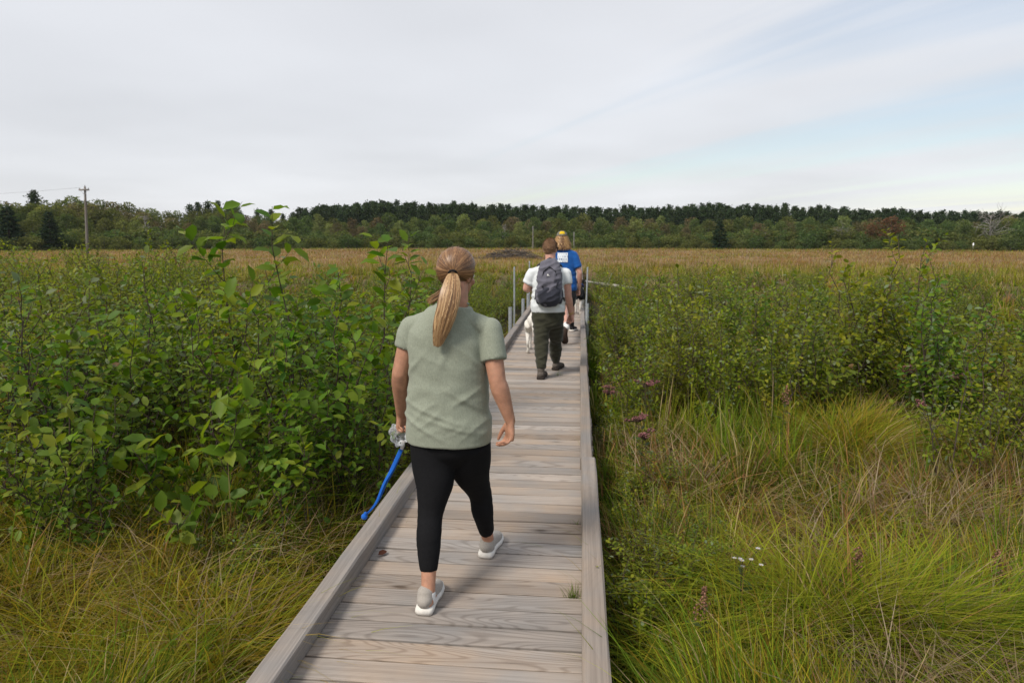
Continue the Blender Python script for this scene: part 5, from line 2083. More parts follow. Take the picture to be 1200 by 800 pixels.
    # rolled collar and hems with their stitched edge
    cm = MB()
    c0 = A(q(531.5, 356)) + V3(0, 0.010, 0)
    ang = np.linspace(0, 2 * np.pi, 33)
    cm.tube([c0 + V3(0.068 * math.cos(a), 0.062 * math.sin(a), -0.012 * math.sin(a)) for a in ang], [0.006] * 33, 8, False)
    cm.build('collar', M['sage'], sh_o)

    # leggings
    lb = MB()
    loft(lb, [tuple(q(526.5, 490)) + (0.168, 0.120), tuple(q(527, 512)) + (0.186, 0.132), tuple(q(527.5, 526)) + (0.182, 0.128), tuple(q(528, 537)) + (0.110, 0.100), tuple(q(528.5, 544)) + (0.035, 0.085)], (1, 0, 0), 28, 18, 2.0, 0.4)
    for hp, kn, an, k in ((hipL, knL, anL, 0), (hipR, knR, anR, 1)):
        A0, A1, A2 = A(hp), A(kn), A(an)
        ix = V3(0.020, 0, 0) if k == 0 else V3(-0.022, 0, 0)
        rows = [tuple(A0 + V3(0, -0.005, 0.04)) + (0.100, 0.116), tuple(A0 + (A1 - A0) * 0.25 + ix * 0.6) + (0.103, 0.106), tuple(A0 + (A1 - A0) * 0.5 + ix) + (0.094, 0.094), tuple(A0 + (A1 - A0) * 0.75 + ix * 0.55) + (0.074, 0.075), tuple(A1) + (0.059, 0.061),
                tuple(A1 + (A2 - A1) * 0.28 + V3(0, -0.014, 0)) + (0.058, 0.062), tuple(A1 + (A2 - A1) * 0.55 + V3(0, -0.008, 0)) + (0.048, 0.050), tuple(A1 + (A2 - A1) * (0.72 if k == 0 else 0.82)) + (0.0395, 0.0405)]
        loft(lb, rows, (1, 0, 0), 26, 30)
    me = remeshed(lb, 0.007, 4, folds([(0.1, 3.0, 22.0, 0.6, 2.2, 0.1, 0.62)], 0.0022), None, M['black'], 'leggings')
    put(link(bpy.data.objects.new('leggings', me)), root)
    # shoes and socks
    for he, fx, an in ((heelL, (0.03, 1, 0.0), anL), (heelR, (0.14, 1, 0.0), anR)):
        s = shoe('shoe', root, A(he) + V3(0, 0, 0.004), fx, (0, 0, 1), 0.262, 0.098, M['shoe_grey'], M['shoe_white'])
        a = A(an)
        sb = MB()
        limb(sb, a + V3(0, 0, -0.03), a + V3(0, 0, -0.006), 0.0345, 0.034)
        put(sb.build('sock', M['sock'], None), root)

    # hair: a cap of strands swept back to the tie, and the tail
    hb = MB()
    R = Matrix((r, f, up)).transposed()
    capc = A(hc) + A(up) * 0.022 - A(f) * 0.014
    rad_ = np.array([0.088, 0.100, 0.101])
    Rm = np.array(R.to_3x3())
    hb.ell(capc, tuple(rad_ * 0.955), R, 28, 18, (0.11, 0.062, 0.030))
    rn = np.random.default_rng(4)
    tie_w = A(q(530.5, 319, -0.06))
    tdir = norm(((tie_w - capc) @ Rm) / rad_)
    n = 3600
    S = norm(rn.normal(0, 1, (n * 3, 3)))
    # local axes: x right, y forward, z up; keep face and neck clear
    ok = ~((S[:, 1] > 0.35) & (S[:, 2] < 0.62 * S[:, 1])) & (S[:, 2] > -0.72) & ((S @ tdir) < 0.985) & ~((np.abs(S[:, 0]) > 0.55) & (S[:, 2] < -0.45))
    S = S[ok][:n]
    n = len(S)
    om = np.arccos(np.clip(S @ tdir, -1, 1))[:, None, None]
    tt = np.linspace(0, 0.985, 9)[None, :, None]
    D = (np.sin((1 - tt) * om) * S[:, None, :] + np.sin(tt * om) * tdir[None, None, :]) / np.sin(om)
    lift_ = 1.0 + rn.normal(0, 0.010, (n, 1, 1)) + 0.02 * np.sin(np.pi * tt)
    path = (D * rad_ * lift_) @ Rm.T + capc
    base = np.array([[0.25, 0.130, 0.058], [0.18, 0.088, 0.040], [0.35, 0.195, 0.090], [0.12, 0.060, 0.030]])
    az_ = np.arctan2(S[:, 0] - tdir[0], S[:, 2] - tdir[2])
    grp = (vnoise(az_ * 3 + 20, az_ * 0 + 3, 77) * 4).astype(int).clip(0, 3)
    grp = np.where(rn.random(n) < 0.45, grp, rn.integers(0, 4, n))
    ribbons(hb, path, rn.uniform(0.0022, 0.0042, n), base[grp] * rn.uniform(0.75, 1.2, (n, 1)), capc)
    nf = 90
    k_ = rn.integers(0, n, nf)
    fly = path[k_] + (path[k_] - capc) * (rn.uniform(0.02, 0.10, (nf, 1, 1)) * np.sin(np.pi * np.linspace(0.1, 0.9, 9))[None, :, None]) + rn.normal(0, 0.004, (nf, 1, 3))
    ribbons(hb, fly, np.full(nf, 0.0013), base[rn.integers(0, 3, nf)], capc)
    hair = put(hb.build('hair', M['hair'], None), root)
    # tail
    ctl = [A(q(530.5, 319, -0.065)), A(q(530, 327, -0.10)), A(q(528, 342, -0.135)), A(q(524, 362, -0.155)), A(q(518, 384, -0.16)), A(q(512.5, 406, -0.155))]
    cen = spline(ctl, 14)
    prof = np.interp(np.linspace(0, 1, 14), [0, 0.06, 0.2, 0.45, 0.7, 0.88, 1.0], [0.011, 0.017, 0.029, 0.042, 0.040, 0.027, 0.012])
    pb = MB()
    loft(pb, [tuple(c) + (w * 0.72, w * 0.36) for c, w in zip(cen, prof)], (1, 0, 0), 18, None, 2, 0.5, (0.20, 0.115, 0.055))
    n = 2100
    ph = rn.uniform(0, 2 * np.pi, n)
    rho = np.sqrt(rn.uniform(0.40, 1.25, n))
    cut = 1.0 - np.abs(rn.normal(0, 0.09, n))
    ks = np.linspace(0, 1, 14)
    paths = np.empty((n, 14, 3))
    tx = V3(1, 0, 0)
    for i in range(n):
        s = ks * cut[i]
        c = np.stack([np.interp(s, ks, cen[:, j]) for j in range(3)], -1)
        w = np.interp(s, ks, prof)
        wav = 0.005 * np.sin(s * 7 + ph[i] * 5 + i) * s + rn.normal(0, 0.0012, 14)
        paths[i] = c + np.outer(np.cos(ph[i]) * rho[i] * w + wav, tx) + np.outer(np.sin(ph[i]) * rho[i] * w * 0.52, V3(0, -1, 0.1))
    base = np.array([[0.42, 0.245, 0.110], [0.58, 0.375, 0.185], [0.27, 0.142, 0.060], [0.15, 0.076, 0.034]])
    gk = (vnoise(np.cos(ph) * 7 + 30, rho * 2, 78) * 4).astype(int).clip(0, 3)
    gk = np.where(rn.random(n) < 0.5, gk, rn.integers(0, 3, n))
    ribbons(pb, paths, rn.uniform(0.002, 0.004, n), base[gk] * rn.uniform(0.62, 1.02, (n, 1)), cen.mean(0) + V3(0, 0.12, 0))
    tail = put(pb.build('ponytail', M['hair'], None), root)
    # a loose lock over the left shoulder
    lk_b = MB()
    n = 120
    c2 = spline([A(q(521, 338, -0.01)), A(q(515, 345, -0.02)), A(q(508, 350, -0.025)), A(q(503, 353, -0.02))], 10)
    pp = c2[None] + rn.normal(0, 0.007, (n, 1, 3)) * np.linspace(0.7, 1.1, 10)[None, :, None]
    ribbons(lk_b, pp, rn.uniform(0.002, 0.004, n), base[rn.integers(0, 4, n)] * 0.8, c2.mean(0) + V3(0, 0.3, 0))
    put(lk_b.build('hair_lock', M['hair'], None), root)
    bm_ = MB()
    bc, bd = cen[0] + (cen[1] - cen[0]) * 0.35, norm(cen[1] - cen[0])
    e1 = norm(np.cross(bd, V3(0, 0, 1)))
    e2 = np.cross(bd, e1)
    bm_.tube([bc + e1 * 0.017 * math.cos(a) + e2 * 0.015 * math.sin(a) for a in np.linspace(0, 2 * np.pi, 19)], [0.0055] * 19, 8, False)
    put(bm_.build('hair_tie', M['band'], None), root)

    # what the left hand holds: a crumpled clear bag and a blue leash
    bagc = A(q(468, 509, 0.15))
    mb = MB().ell((0, 0, 0), (0.045, 0.04, 0.052), None, 30, 20)
    me = remeshed(mb, 0.006, 1, lambda V, N: V + N * np.array([0.020 * abs(noise.noise(Vector(p) * 34)) + 0.010 * noise.noise(Vector(p) * 70 + Vector((3, 1, 2))) for p in V])[:, None], None, None, 'bag')
    m, nt, out = new_mat('clear_film')
    p1 = nd(nt, 'ShaderNodeBsdfPrincipled', _Roughness=0.18)
    p1.inputs['Base Color'].default_value = (0.75, 0.78, 0.80, 1)
    p2 = nd(nt, 'ShaderNodeBsdfTransparent')
    fr = nd(nt, 'ShaderNodeFresnel', _IOR=1.5)
    mx = nd(nt, 'ShaderNodeMixShader')
    lk(nt, fmath(nt, 'ADD', fmath(nt, 'MULTIPLY', fr.outputs[0], 1.1), 0.10), mx.inputs[0])
    lk(nt, p2.outputs[0], mx.inputs[1])
    lk(nt, p1.outputs[0], mx.inputs[2])
    lk(nt, mx.outputs[0], out.inputs[0])
    me.materials.append(m)
    o = link(bpy.data.objects.new('plastic_bag', me))
    o.location = bagc
    nk = MB().tube([(0.0, 0, 0.03), (0.008, -0.002, 0.06), (0.008, -0.005, 0.085)], [0.03, 0.014, 0.020], 12, False)
    nk.build('gathered_neck', m, o)
    tag(o, 'crumpled clear plastic bag held in the ponytailed walker\'s left hand', 'bag')
    blue = cloth('blue_webbing', (0.010, 0.105, 0.46), 300, 0.3, 0.3, 0.75)
    l0 = A(q(472, 523, 0.15))
    leash = empty('dog_leash', tuple(l0))
    pts = [(472, 523, .15), (468, 531, .14), (459, 550, .10), (450, 566, .05), (440, 590, .0), (427, 605, -.02)]
    c = spline([A(q(a, b, d)) - l0 for a, b, d in pts], 22)
    t = np.linspace(0, 1, 22)
    wid = np.interp(t, [0, 0.1, 0.35, 0.6, 1], [0.005, 0.011, 0.010, 0.006, 0.005])
    MB().tube(c, wid, 10, True, None, 0.14, (0.9, 0.3, 0.3)).build('strap', blue, leash)
    c_b = c + np.stack([0.012 * np.sin(t * np.pi), 0.02 * np.sin(t * np.pi), 0.004 * t], -1)
    MB().tube(c_b, [0.006] * 22, 8, True, None, 0.14, (0.5, 0.8, 0.2)).build('strap', blue, leash)
    MB().ell(c[-1], (0.016, 0.014, 0.016), None, 14, 10).ell(c[-1] + V3(0.006, 0, 0.014), (0.009, 0.009, 0.012), None, 10, 8).build('end_knob', blue, leash)
    MB().tube([V3(0.004, 0, 0.03), V3(0, 0, 0.004), c[2]], [0.009, 0.010, 0.008], 8).build('loop_end', M['sock'], leash)
    tag(leash, 'bright blue dog leash hanging from the ponytailed walker\'s left hand', 'leash')


woman()


# ------------------------------------------------------------------ the man with the backpack
def man():
    YC = 8.25
    heelL, heelR = G(633, 445), G(650, 434)
    root = empty('person', (P(643, 360, YC).x, YC, 0))
    tag(root, 'person with short auburn hair, white t-shirt and dark olive trousers wearing a backpack', 'person', 'people walking along the boardwalk')
    q = lambda u, v, dy=0.0: P(u, v, YC + dy)
    hc = q(645, 291, 0.03)
    f, r, up = frame_from((0.34, 0.94, -0.10))
    neck0, neck1 = q(645, 312), q(645, 299, 0.02)
    shL, shR = q(623, 320), q(663, 320)
    elL, wrL = q(617, 338, 0.0), q(624, 338, 0.24)
    elR, wrR = q(665.5, 347, -0.03), q(669.5, 368, 0.05)
    hipL, hipR = q(634, 371), q(651, 371)
    knL, knR = q(636, 401, 0.0), q(651, 400, 0.06)
    anL = Vector((heelL.x + 0.01, heelL.y + 0.06, 0.10))
    anR = Vector((heelR.x + 0.01, heelR.y + 0.06, 0.10))
    knL = (Vector(hipL) + anL) / 2 + Vector((0, 0.02, 0))
    knR = (Vector(hipR) + anR) / 2 + Vector((0, 0.05, 0))
    mb = MB()
    head(mb, hc, f, r, up, 1.02)
    limb(mb, neck0, neck1 + Vector((0, 0, 0.02)), 0.066, 0.060)
    loft(mb, [tuple(q(642.5, 372)) + (0.165, 0.11), tuple(q(643, 350)) + (0.160, 0.11), tuple(q(643.5, 330)) + (0.165, 0.11), tuple(q(644, 318)) + (0.16, 0.08), tuple(q(644.5, 311)) + (0.09, 0.06)], (1, 0, 0), 24, 16)
    for sh, el, wr, hd, th, pn, cur in ((shL, elL, wrL, (0.3, 1, 0.1), (0.5, 0, 1), (1, 0, 0), (1.0, 1.3, 0.8)), (shR, elR, wrR, (0.10, 0.15, -1), (-0.6, 0.8, 0), (-0.9, -0.4, 0), (0.7, 0.9, 0.5))):
        limb(mb, sh, el, 0.058, 0.046, [(0.4, 0.056)])
        limb(mb, el, wr, 0.046, 0.028, [(0.25, 0.048), (0.6, 0.038)])
        hand(mb, wr, hd, th, pn, 1.08, cur, 0.4)
    for hp, kn, an in ((hipL, knL, anL), (hipR, knR, anR)):
        limb(mb, hp, kn, 0.08, 0.055)
        limb(mb, kn, an, 0.052, 0.036)
        limb(mb, A(an) - V3(0, 0.02, 0.03), A(an) + V3(0, 0.15, -0.05), 0.03, 0.024)
    me = remeshed(mb, 0.0055, 2, None, 0.5, M['skin_m'])
    put(link(bpy.data.objects.new('body', me)), root)
    eyes(root, hc, f, r, up, 1.02, (0.06, 0.10, 0.14))
    # white t-shirt
    tb = MB()
    loft(tb, [tuple(q(642.5, 365.5)) + (0.208, 0.148), tuple(q(642.5, 355)) + (0.206, 0.148), tuple(q(643, 340)) + (0.198, 0.142), tuple(q(643.5, 328)) + (0.195, 0.136), tuple(q(644, 321)) + (0.188, 0.118),
              tuple(q(644.3, 314)) + (0.150, 0.095), tuple(q(644.6, 309)) + (0.100, 0.078), tuple(q(644.8, 306)) + (0.080, 0.070)], (1, 0, 0), 30, 26, 2.2)
    yoke(tb, shL, shR, q(644.5, 309), 0.062, 0.072, 0.035, 0.006)
    sleeve(tb, shL, elL, 0.72, 0.068, 0.068)
    sleeve(tb, shR, elR, 0.48, 0.068, 0.068)
    hz = q(643, 365).z
    me = remeshed(tb, 0.011, 3, folds([(0.5, 5, 14, 0.9, 2.0, hz, hz + 0.4), (-0.6, 5, 13, 0.8, 6.0, hz, hz + 0.7)], 0.008), None, M['white_tee'], 't_shirt')
    put(link(bpy.data.objects.new('t_shirt', me)), root)
    # trousers
    lb = MB()
    loft(lb, [tuple(q(642.5, 360)) + (0.185, 0.130), tuple(q(642.5, 370)) + (0.196, 0.138), tuple(q(642.5, 380)) + (0.180, 0.125)], (1, 0, 0), 26, 10, 2.2, 0.4)
    for hp, kn, an in ((hipL, knL, anL), (hipR, knR, anR)):
        A0, A1, A2 = A(hp), A(kn), A(an)
        loft(lb, [tuple(A0 + V3(0, 0, 0.03)) + (0.102, 0.114), tuple(A0 + (A1 - A0) * 0.4) + (0.094, 0.102), tuple(A1) + (0.078, 0.084), tuple(A1 + (A2 - A1) * 0.5) + (0.066, 0.071), tuple(A1 + (A2 - A1) * 0.93) + (0.057, 0.062)], (1, 0, 0), 22, 22)
    me = remeshed(lb, 0.011, 3, folds([(0.4, 6, 16, 1.0, 4.0, 0.12, 0.85), (-0.4, 6, 15, 0.8, 9.0, 0.12, 0.85), (0.5, 4, 9, 0.7, 1.0, 0.12, 0.6)], 0.009), None, M['olive_twill'], 'trousers')
    put(link(bpy.data.objects.new('trousers', me)), root)
    for he, fx in ((heelL, (0.1, 1, 0)), (heelR, (0.28, 1, 0))):
        shoe('boot', root, A(he) + V3(0, 0, 0.004), fx, (0, 0, 1), 0.30, 0.112, M['boot'], M['rubber'], 0.10, True, None, False)
    # short hair: stubby strands over the skull
    rn = np.random.default_rng(8)
    hb = MB()
    Rm = np.array(Matrix((r, f, up)).transposed().to_3x3())
    capc = A(hc) + A(up) * 0.016 - A(f) * 0.008
    rad_ = np.array([0.082, 0.101, 0.108])
    S = norm(rn.normal(0, 1, (9000, 3)))
    ok = ~((S[:, 1] > 0.45) & (S[:, 2] < 0.75 * S[:, 1])) & (S[:, 2] > -0.85) & ~((S[:, 1] > 0.05) & (S[:, 2] < -0.15)) & ~((np.abs(S[:, 0]) > 0.6) & (S[:, 2] < -0.35))
    S = S[ok][:4200]
    n = len(S)
    hb.ell(capc, tuple(rad_ * 0.955), Matrix((r, f, up)).transposed(), 24, 16, (0.26, 0.135, 0.075))
    tip = norm(S * 0.55 + rn.normal(0, 0.25, (n, 3)) + V3(0, -0.4, -0.8)) * 0.020
    tt = np.linspace(0, 1, 4)[None, :, None]
    path = ((S * rad_ * 0.95)[:, None, :] + tip[:, None, :] * tt * np.where(S[:, 2] < -0.2, 0.4, 1)[:, None, None]) @ Rm.T + capc
    pal = np.array([[0.34, 0.20, 0.115], [0.42, 0.255, 0.15], [0.27, 0.155, 0.09]])
    ribbons(hb, path, rn.uniform(0.004, 0.007, n), pal[rn.integers(0, 3, n)], capc)
    put(hb.build('hair', M['hair'], None), root)
    # sunglasses
    sg = MB()
    c, ff, rr, uu = A(hc), A(f), A(r), A(up)
    for k in (-1, 1):
        sg.ell(c + rr * k * 0.034 + uu * 0.006 + ff * 0.102, (0.028, 0.008, 0.02), Matrix((r, f, up)).transposed(), 14, 8)
        sg.tube([c + rr * k * 0.066 + uu * 0.012 + ff * 0.095, c + rr * k * 0.082 + uu * 0.010 + ff * 0.03, c + rr * k * 0.083 + uu * 0.004 - ff * 0.02], [0.004] * 3, 6)
    sg.tube([c - rr * 0.01 + uu * 0.01 + ff * 0.108, c + rr * 0.01 + uu * 0.01 + ff * 0.108], [0.003] * 2, 6)
    put(sg.build('sunglasses', M['band'], None), root)
    # wrist band
    w = MB()
    a, b = A(elR), A(wrR)
    limb(w, a + (b - a) * 0.90, a + (b - a) * 0.93, 0.033, 0.033)
    put(w.build('wrist_band', cloth('tan_band', (0.42, 0.26, 0.12)), None), root)

    # backpack
    bp_ = empty('backpack', tuple(q(643, 332, -0.20)))
    L0 = A(bp_.location)
    grey = cloth('charcoal_ripstop', (0.125, 0.122, 0.150), 200, 0.2)
    dark = cloth('dark_ripstop', (0.035, 0.037, 0.050), 200, 0.2)
    mb = MB()
    b = lambda u, v, dy: A(q(u, v, -0.20 + dy)) - L0
    loft(mb, [tuple(b(643.5, 356.5, 0.0)) + (0.095, 0.055), tuple(b(643.5, 351, -0.01)) + (0.132, 0.085), tuple(b(643.5, 340, -0.02)) + (0.142, 0.098), tuple(b(644, 325, -0.015)) + (0.136, 0.094), tuple(b(644.5, 312, 0.0)) + (0.116, 0.074), tuple(b(644.5, 306, 0.02)) + (0.082, 0.050)],
         (1, 0, 0), 26, 22, 3.0, 0.3)
    me = remeshed(mb, 0.008, 2, folds([(0.3, 6, 16, 1.0, 2.0, -1, 1), (1.3, 7, 12, 0.8, 5.0, -1, 1), (0.9, 14, 14, 0.4, 9.0, -1, 1)], 0.010), None, grey, 'main_bag')
    link(bpy.data.objects.new('main_bag', me), bp_)
    mb = MB()
    loft(mb, [tuple(b(643.5, 357, -0.015)) + (0.090, 0.055), tuple(b(643.5, 352, -0.03)) + (0.128, 0.088), tuple(b(643.5, 345, -0.04)) + (0.136, 0.098), tuple(b(643.8, 339, -0.03)) + (0.132, 0.095)], (1, 0, 0), 22, 12, 3.0, 0.25)
    pk = link(bpy.data.objects.new('front_pocket', remeshed(mb, 0.008, 2, folds([(0.2, 7, 16, 1.0, 4.0, -1, 1)], 0.008), None, dark, 'front_pocket')), bp_)
    mb = MB().tube([b(634.5, 331, -0.085), b(637, 318, -0.100), b(644, 312.5, -0.098), b(651, 318, -0.100), b(653.5, 331, -0.085)], [0.006] * 5, 6)
    mb.build('zip', M['band'], bp_)
    for s in (-1, 1):
        mb = MB().tube([b(644 + s * 13.0, 318, 0.0), b(644 + s * 10.5, 326, -0.09), b(644 + s * 8, 337, -0.125)], [0.010, 0.010, 0.010], 6, True, None, 0.3)
        mb.build('compression_strap', dark, bp_)
        mb = MB()
        loft(mb, [tuple(b(643.5 + s * 12.0, 355, 0.03)) + (0.028, 0.05), tuple(b(643.5 + s * 13.3, 347, 0.03)) + (0.035, 0.065), tuple(b(643.5 + s * 13.2, 340, 0.03)) + (0.030, 0.062)], (1, 0, 0), 14, 8, 2.4, 0.4)
        mb.build('side_pocket', dark, bp_)
    for s in (-1, 1):
        mb = MB()
        mb.tube([b(644 + s * 5, 307, 0.03), b(644 + s * 8, 308, 0.10), b(644 + s * 11.5, 311, 0.20), b(644 + s * 13.5, 320, 0.30), b(644 + s * 14, 335, 0.34), b(644 + s * 16, 346, 0.22), b(644 + s * 14, 351, 0.06)],
                [0.022, 0.032, 0.034, 0.034, 0.028, 0.014, 0.010], 10, True, None, 0.3, (1, 0, 0))
        mb.build('shoulder_strap', dark, bp_)
        mb = MB().tube([b(644 + s * 12, 347, 0.02), b(644 + s * 16.5, 349, 0.08), b(644 + s * 17.5, 353, 0.13)], [0.016, 0.014, 0.008], 8, True, None, 0.35)
        mb.build('hip_strap', dark, bp_)
    mb = MB().tube([b(641.5, 306.5, -0.01), b(641.8, 303.5, -0.02), b(644.5, 302.3, -0.02), b(647, 303.5, -0.02), b(647.5, 306.5, -0.01)], [0.009] * 5, 8)
    mb.build('haul_loop', dark, bp_)
    c = b(642, 322.3, -0.112)
    mb = MB().add([c + V3(-0.025, 0.004, -0.012), c + V3(0.0, -0.002, 0.016), c + V3(0.010, -0.004, 0.002), c + V3(0.026, 0.0, -0.012), c + V3(0.0, -0.006, -0.006)], T=[[0, 4, 1], [1, 4, 2], [2, 4, 3]])
    mb.build('logo_patch', M['sock'], bp_, False)
    tag(bp_, 'charcoal grey daypack on the back of the white shirted man', 'backpack')


man()


# ------------------------------------------------------------------ the walker with the cap
def capped():
    YC = 11.75
    root = empty('person', (P(663, 340, YC).x, YC, 0))
    tag(root, 'person with long wavy blond hair, yellow patched cap and blue printed t-shirt', 'person', 'people walking along the boardwalk')
    q = lambda u, v, dy=0.0: P(u, v, YC + dy)
    hc = q(658.5, 280, 0.03)
    f, r, up = frame_from((-0.06, 0.99, -0.10))
    neck0, neck1 = q(662, 293.5), q(659.5, 285, 0.02)
    shL, shR = q(650, 298), q(672.5, 298)
    elL, wrL = q(646, 319, 0.02), q(648, 334, 0.15)
    elR, wrR = q(679.5, 320, -0.05), q(678.6, 339.5, 0.05)
    hipL, hipR = q(658, 345), q(668, 345)
    toeL = G(662, 404)                            # the trailing foot stands on its toe
    heelR = G(669.5, 388.5)
    anL = Vector((toeL.x + 0.02, toeL.y - 0.01, 0.29))
    anR = Vector((heelR.x + 0.005, heelR.y + 0.06, 0.10))
    knL = Vector((P(661, 365, 11.8).x, 11.78, 0.52))
    knR = Vector((hipR.x + 0.02, 12.05, 0.54))
    mb = MB()
    head(mb, hc, f, r, up, 1.02)
    limb(mb, neck0, neck1, 0.062, 0.058)
    loft(mb, [tuple(q(663, 347)) + (0.15, 0.10), tuple(q(662.5, 330)) + (0.145, 0.10), tuple(q(662, 310)) + (0.155, 0.10), tuple(q(661.5, 298)) + (0.15, 0.075), tuple(q(661.5, 293)) + (0.08, 0.055)], (1, 0, 0), 24, 16)
    for sh, el, wr, hd, th, pn, cur in ((shL, elL, wrL, (0.1, 0.6, -1), (0.6, 0.6, 0), (1, -0.2, 0), (0.8, 1, 0.5)), (shR, elR, wrR, (-0.10, 0.1, -1), (-0.6, 0.8, 0), (-0.9, -0.4, 0), (0.8, 1.1, 0.6))):
        limb(mb, sh, el, 0.052, 0.042, [(0.4, 0.050)])
        limb(mb, el, wr, 0.042, 0.027, [(0.25, 0.045), (0.6, 0.036)])
        hand(mb, wr, hd, th, pn, 1.08, cur, 0.4)
    for hp, kn, an in ((hipL, knL, anL), (hipR, knR, anR)):
        limb(mb, hp, kn, 0.075, 0.055, [(0.5, 0.068)])
        limb(mb, kn, an, 0.054, 0.036, [(0.32, 0.060), (0.75, 0.042)])
    limb(mb, A(anL), A(toeL) + V3(0, 0.02, 0.06), 0.032, 0.026)
    limb(mb, A(anR) - V3(0, 0.02, 0.03), A(anR) + V3(0, 0.15, -0.05), 0.03, 0.024)
    me = remeshed(mb, 0.0065, 2, None, 0.6, M['skin_m'])
    put(link(bpy.data.objects.new('body', me)), root)
    eyes(root, hc, f, r, up, 1.02, (0.08, 0.12, 0.14))
    # blue t-shirt with a white printed panel
    tb = MB()
    loft(tb, [tuple(q(663.5, 341)) + (0.185, 0.130), tuple(q(663, 330)) + (0.180, 0.128), tuple(q(662.5, 315)) + (0.178, 0.125), tuple(q(662, 303)) + (0.182, 0.112), tuple(q(661.5, 297)) + (0.165, 0.090),
              tuple(q(661.3, 292.5)) + (0.105, 0.07), tuple(q(661, 290.5)) + (0.078, 0.062)], (1, 0, 0), 30, 24, 2.2)
    yoke(tb, shL, shR, q(661.5, 292), 0.060, 0.070, 0.045, 0.006)
    sleeve(tb, shL, elL, 0.72, 0.066, 0.066)
    sleeve(tb, shR, elR, 0.72, 0.066, 0.066)
    hz = q(663, 341).z
    me = remeshed(tb, 0.012, 3, folds([(0.5, 5, 13, 0.9, 12.0, hz, hz + 0.5), (-0.6, 5, 12, 0.8, 16.0, hz, hz + 0.7)], 0.008), None, M['blue_tee'], 't_shirt')
    ts = put(link(bpy.data.objects.new('t_shirt', me)), root)
    # print: a thin sheet following the back, small illegible dark marks on white
    m, nt, out = new_mat('shirt_print')
    uvn = nd(nt, 'ShaderNodeAttribute', attribute_name='col')
    br = nd(nt, 'ShaderNodeTexBrick', _Scale=1.0)
    br.inputs['Color1'].default_value = (0.70, 0.74, 0.78, 1)
    br.inputs['Color2'].default_value = (0.10, 0.16, 0.28, 1)
    br.inputs['Mortar'].default_value = (0.70, 0.74, 0.78, 1)
    br.inputs['Mortar Size'].default_value = 0.045
    br.inputs['Brick Width'].default_value = 0.21
    br.inputs['Row Height'].default_value = 0.27
    br.inputs['Bias'].default_value = 0.15
    lk(nt, uvn.outputs['Color'], br.inputs['Vector'])
    p = nd(nt, 'ShaderNodeBsdfPrincipled', _Roughness=0.8)
    lk(nt, br.outputs['Color'], p.inputs['Base Color'])
    lk(nt, p.outputs[0], out.inputs[0])
    nx, nz = 12, 12
    pv, pc = [], []
    bv = np.array([v.co for v in me.vertices])
    for i in range(nx + 1):
        for j in range(nz + 1):
            u_, v_ = 653.5 + 12 * i / nx, 296 + 11 * j / nz
            c = A(q(u_, v_))
            near = bv[(np.abs(bv[:, 0] - c[0]) < 0.025) & (np.abs(bv[:, 2] - c[2]) < 0.025)]
            y = near[:, 1].min() - 0.007 if len(near) else YC - 0.12
            pv.append([c[0], y, c[2]])
            pc.append([i / nx, j / nz, 0])
    Q = [[i * (nz + 1) + j, (i + 1) * (nz + 1) + j, (i + 1) * (nz + 1) + j + 1, i * (nz + 1) + j + 1] for i in range(nx) for j in range(nz)]
    pm = mesh_np('back_print', np.array(pv), [np.array(Q)], np.array(pc), True, m)
    link(bpy.data.objects.new('back_print', pm), ts)
    # shorts
    lb = MB()
    loft(lb, [tuple(q(663, 337)) + (0.165, 0.115), tuple(q(663, 345)) + (0.178, 0.125), tuple(q(663, 352)) + (0.165, 0.115)], (1, 0, 0), 26, 10, 2.2, 0.4)
    for hp, kn in ((hipL, knL), (hipR, knR)):
        A0, A1 = A(hp), A(kn)
        loft(lb, [tuple(A0 + V3(0, 0, 0.03)) + (0.098, 0.108), tuple(A0 + (A1 - A0) * 0.5) + (0.095, 0.10), tuple(A0 + (A1 - A0) * 0.86) + (0.092, 0.096)], (1, 0, 0), 22, 12)
    me = remeshed(lb, 0.012, 3, folds([(0.2, 8, 6, 1.0, 3.0, 0.4, 1.0)], 0.010), None, M['shorts'], 'shorts')
    put(link(bpy.data.objects.new('shorts', me)), root)
    # shoes: trailing sole faces the camera
    tl = A(toeL)
    xd = norm(V3(0.02, 0.42, -0.92))
    shoe('shoe', root, tl - xd * 0.285 + V3(0, 0.0, 0.01), xd, V3(0.0, 0.92, 0.42), 0.29, 0.108, M['boot_dark'], M['boot_dark'], 0.09, False, 'brown trailing shoe with its sole turned back')
    shoe('shoe', root, A(heelR) + V3(0, 0, 0.004), (0.25, 1, 0), (0, 0, 1), 0.29, 0.108, M['band'], M['shoe_white'], 0.09)
    for an, dv in ((anL, A(knL) - A(anL)), (anR, A(knR) - A(anR))):
        sb = MB()
        limb(sb, A(an) - norm(dv) * 0.03, A(an) + norm(dv) * 0.10, 0.043, 0.047)
        put(sb.build('sock', M['sock'] if an is anL else M['shorts'], None), root)
    # long hair under a cap
    rn = np.random.default_rng(12)
    Rq = Matrix((r, f, up)).transposed()
    Rm = np.array(Rq.to_3x3())
    hb = MB()
    n = 1500
    a = rn.uniform(math.pi * 0.92, math.pi * 2.08, n)      # around the back and sides
    k = np.linspace(0, 1, 10)
    ln = rn.uniform(0.13, 0.235, n)
    paths = np.empty((n, 10, 3))
    for i in range(n):
        rr = 0.086 + 0.034 * k ** 0.8 + 0.014 * np.sin(k * 12 + i * 1.7)
        x = np.cos(a[i]) * rr * (1.0 + 0.25 * k)
        y = np.sin(a[i]) * rr * 1.12
        z = 0.035 - ln[i] * k + 0.004 * np.sin(k * 11 + i * 2)
        paths[i] = np.stack([x, y, z], -1) @ Rm.T + A(hc) + rn.normal(0, 0.006, 3)
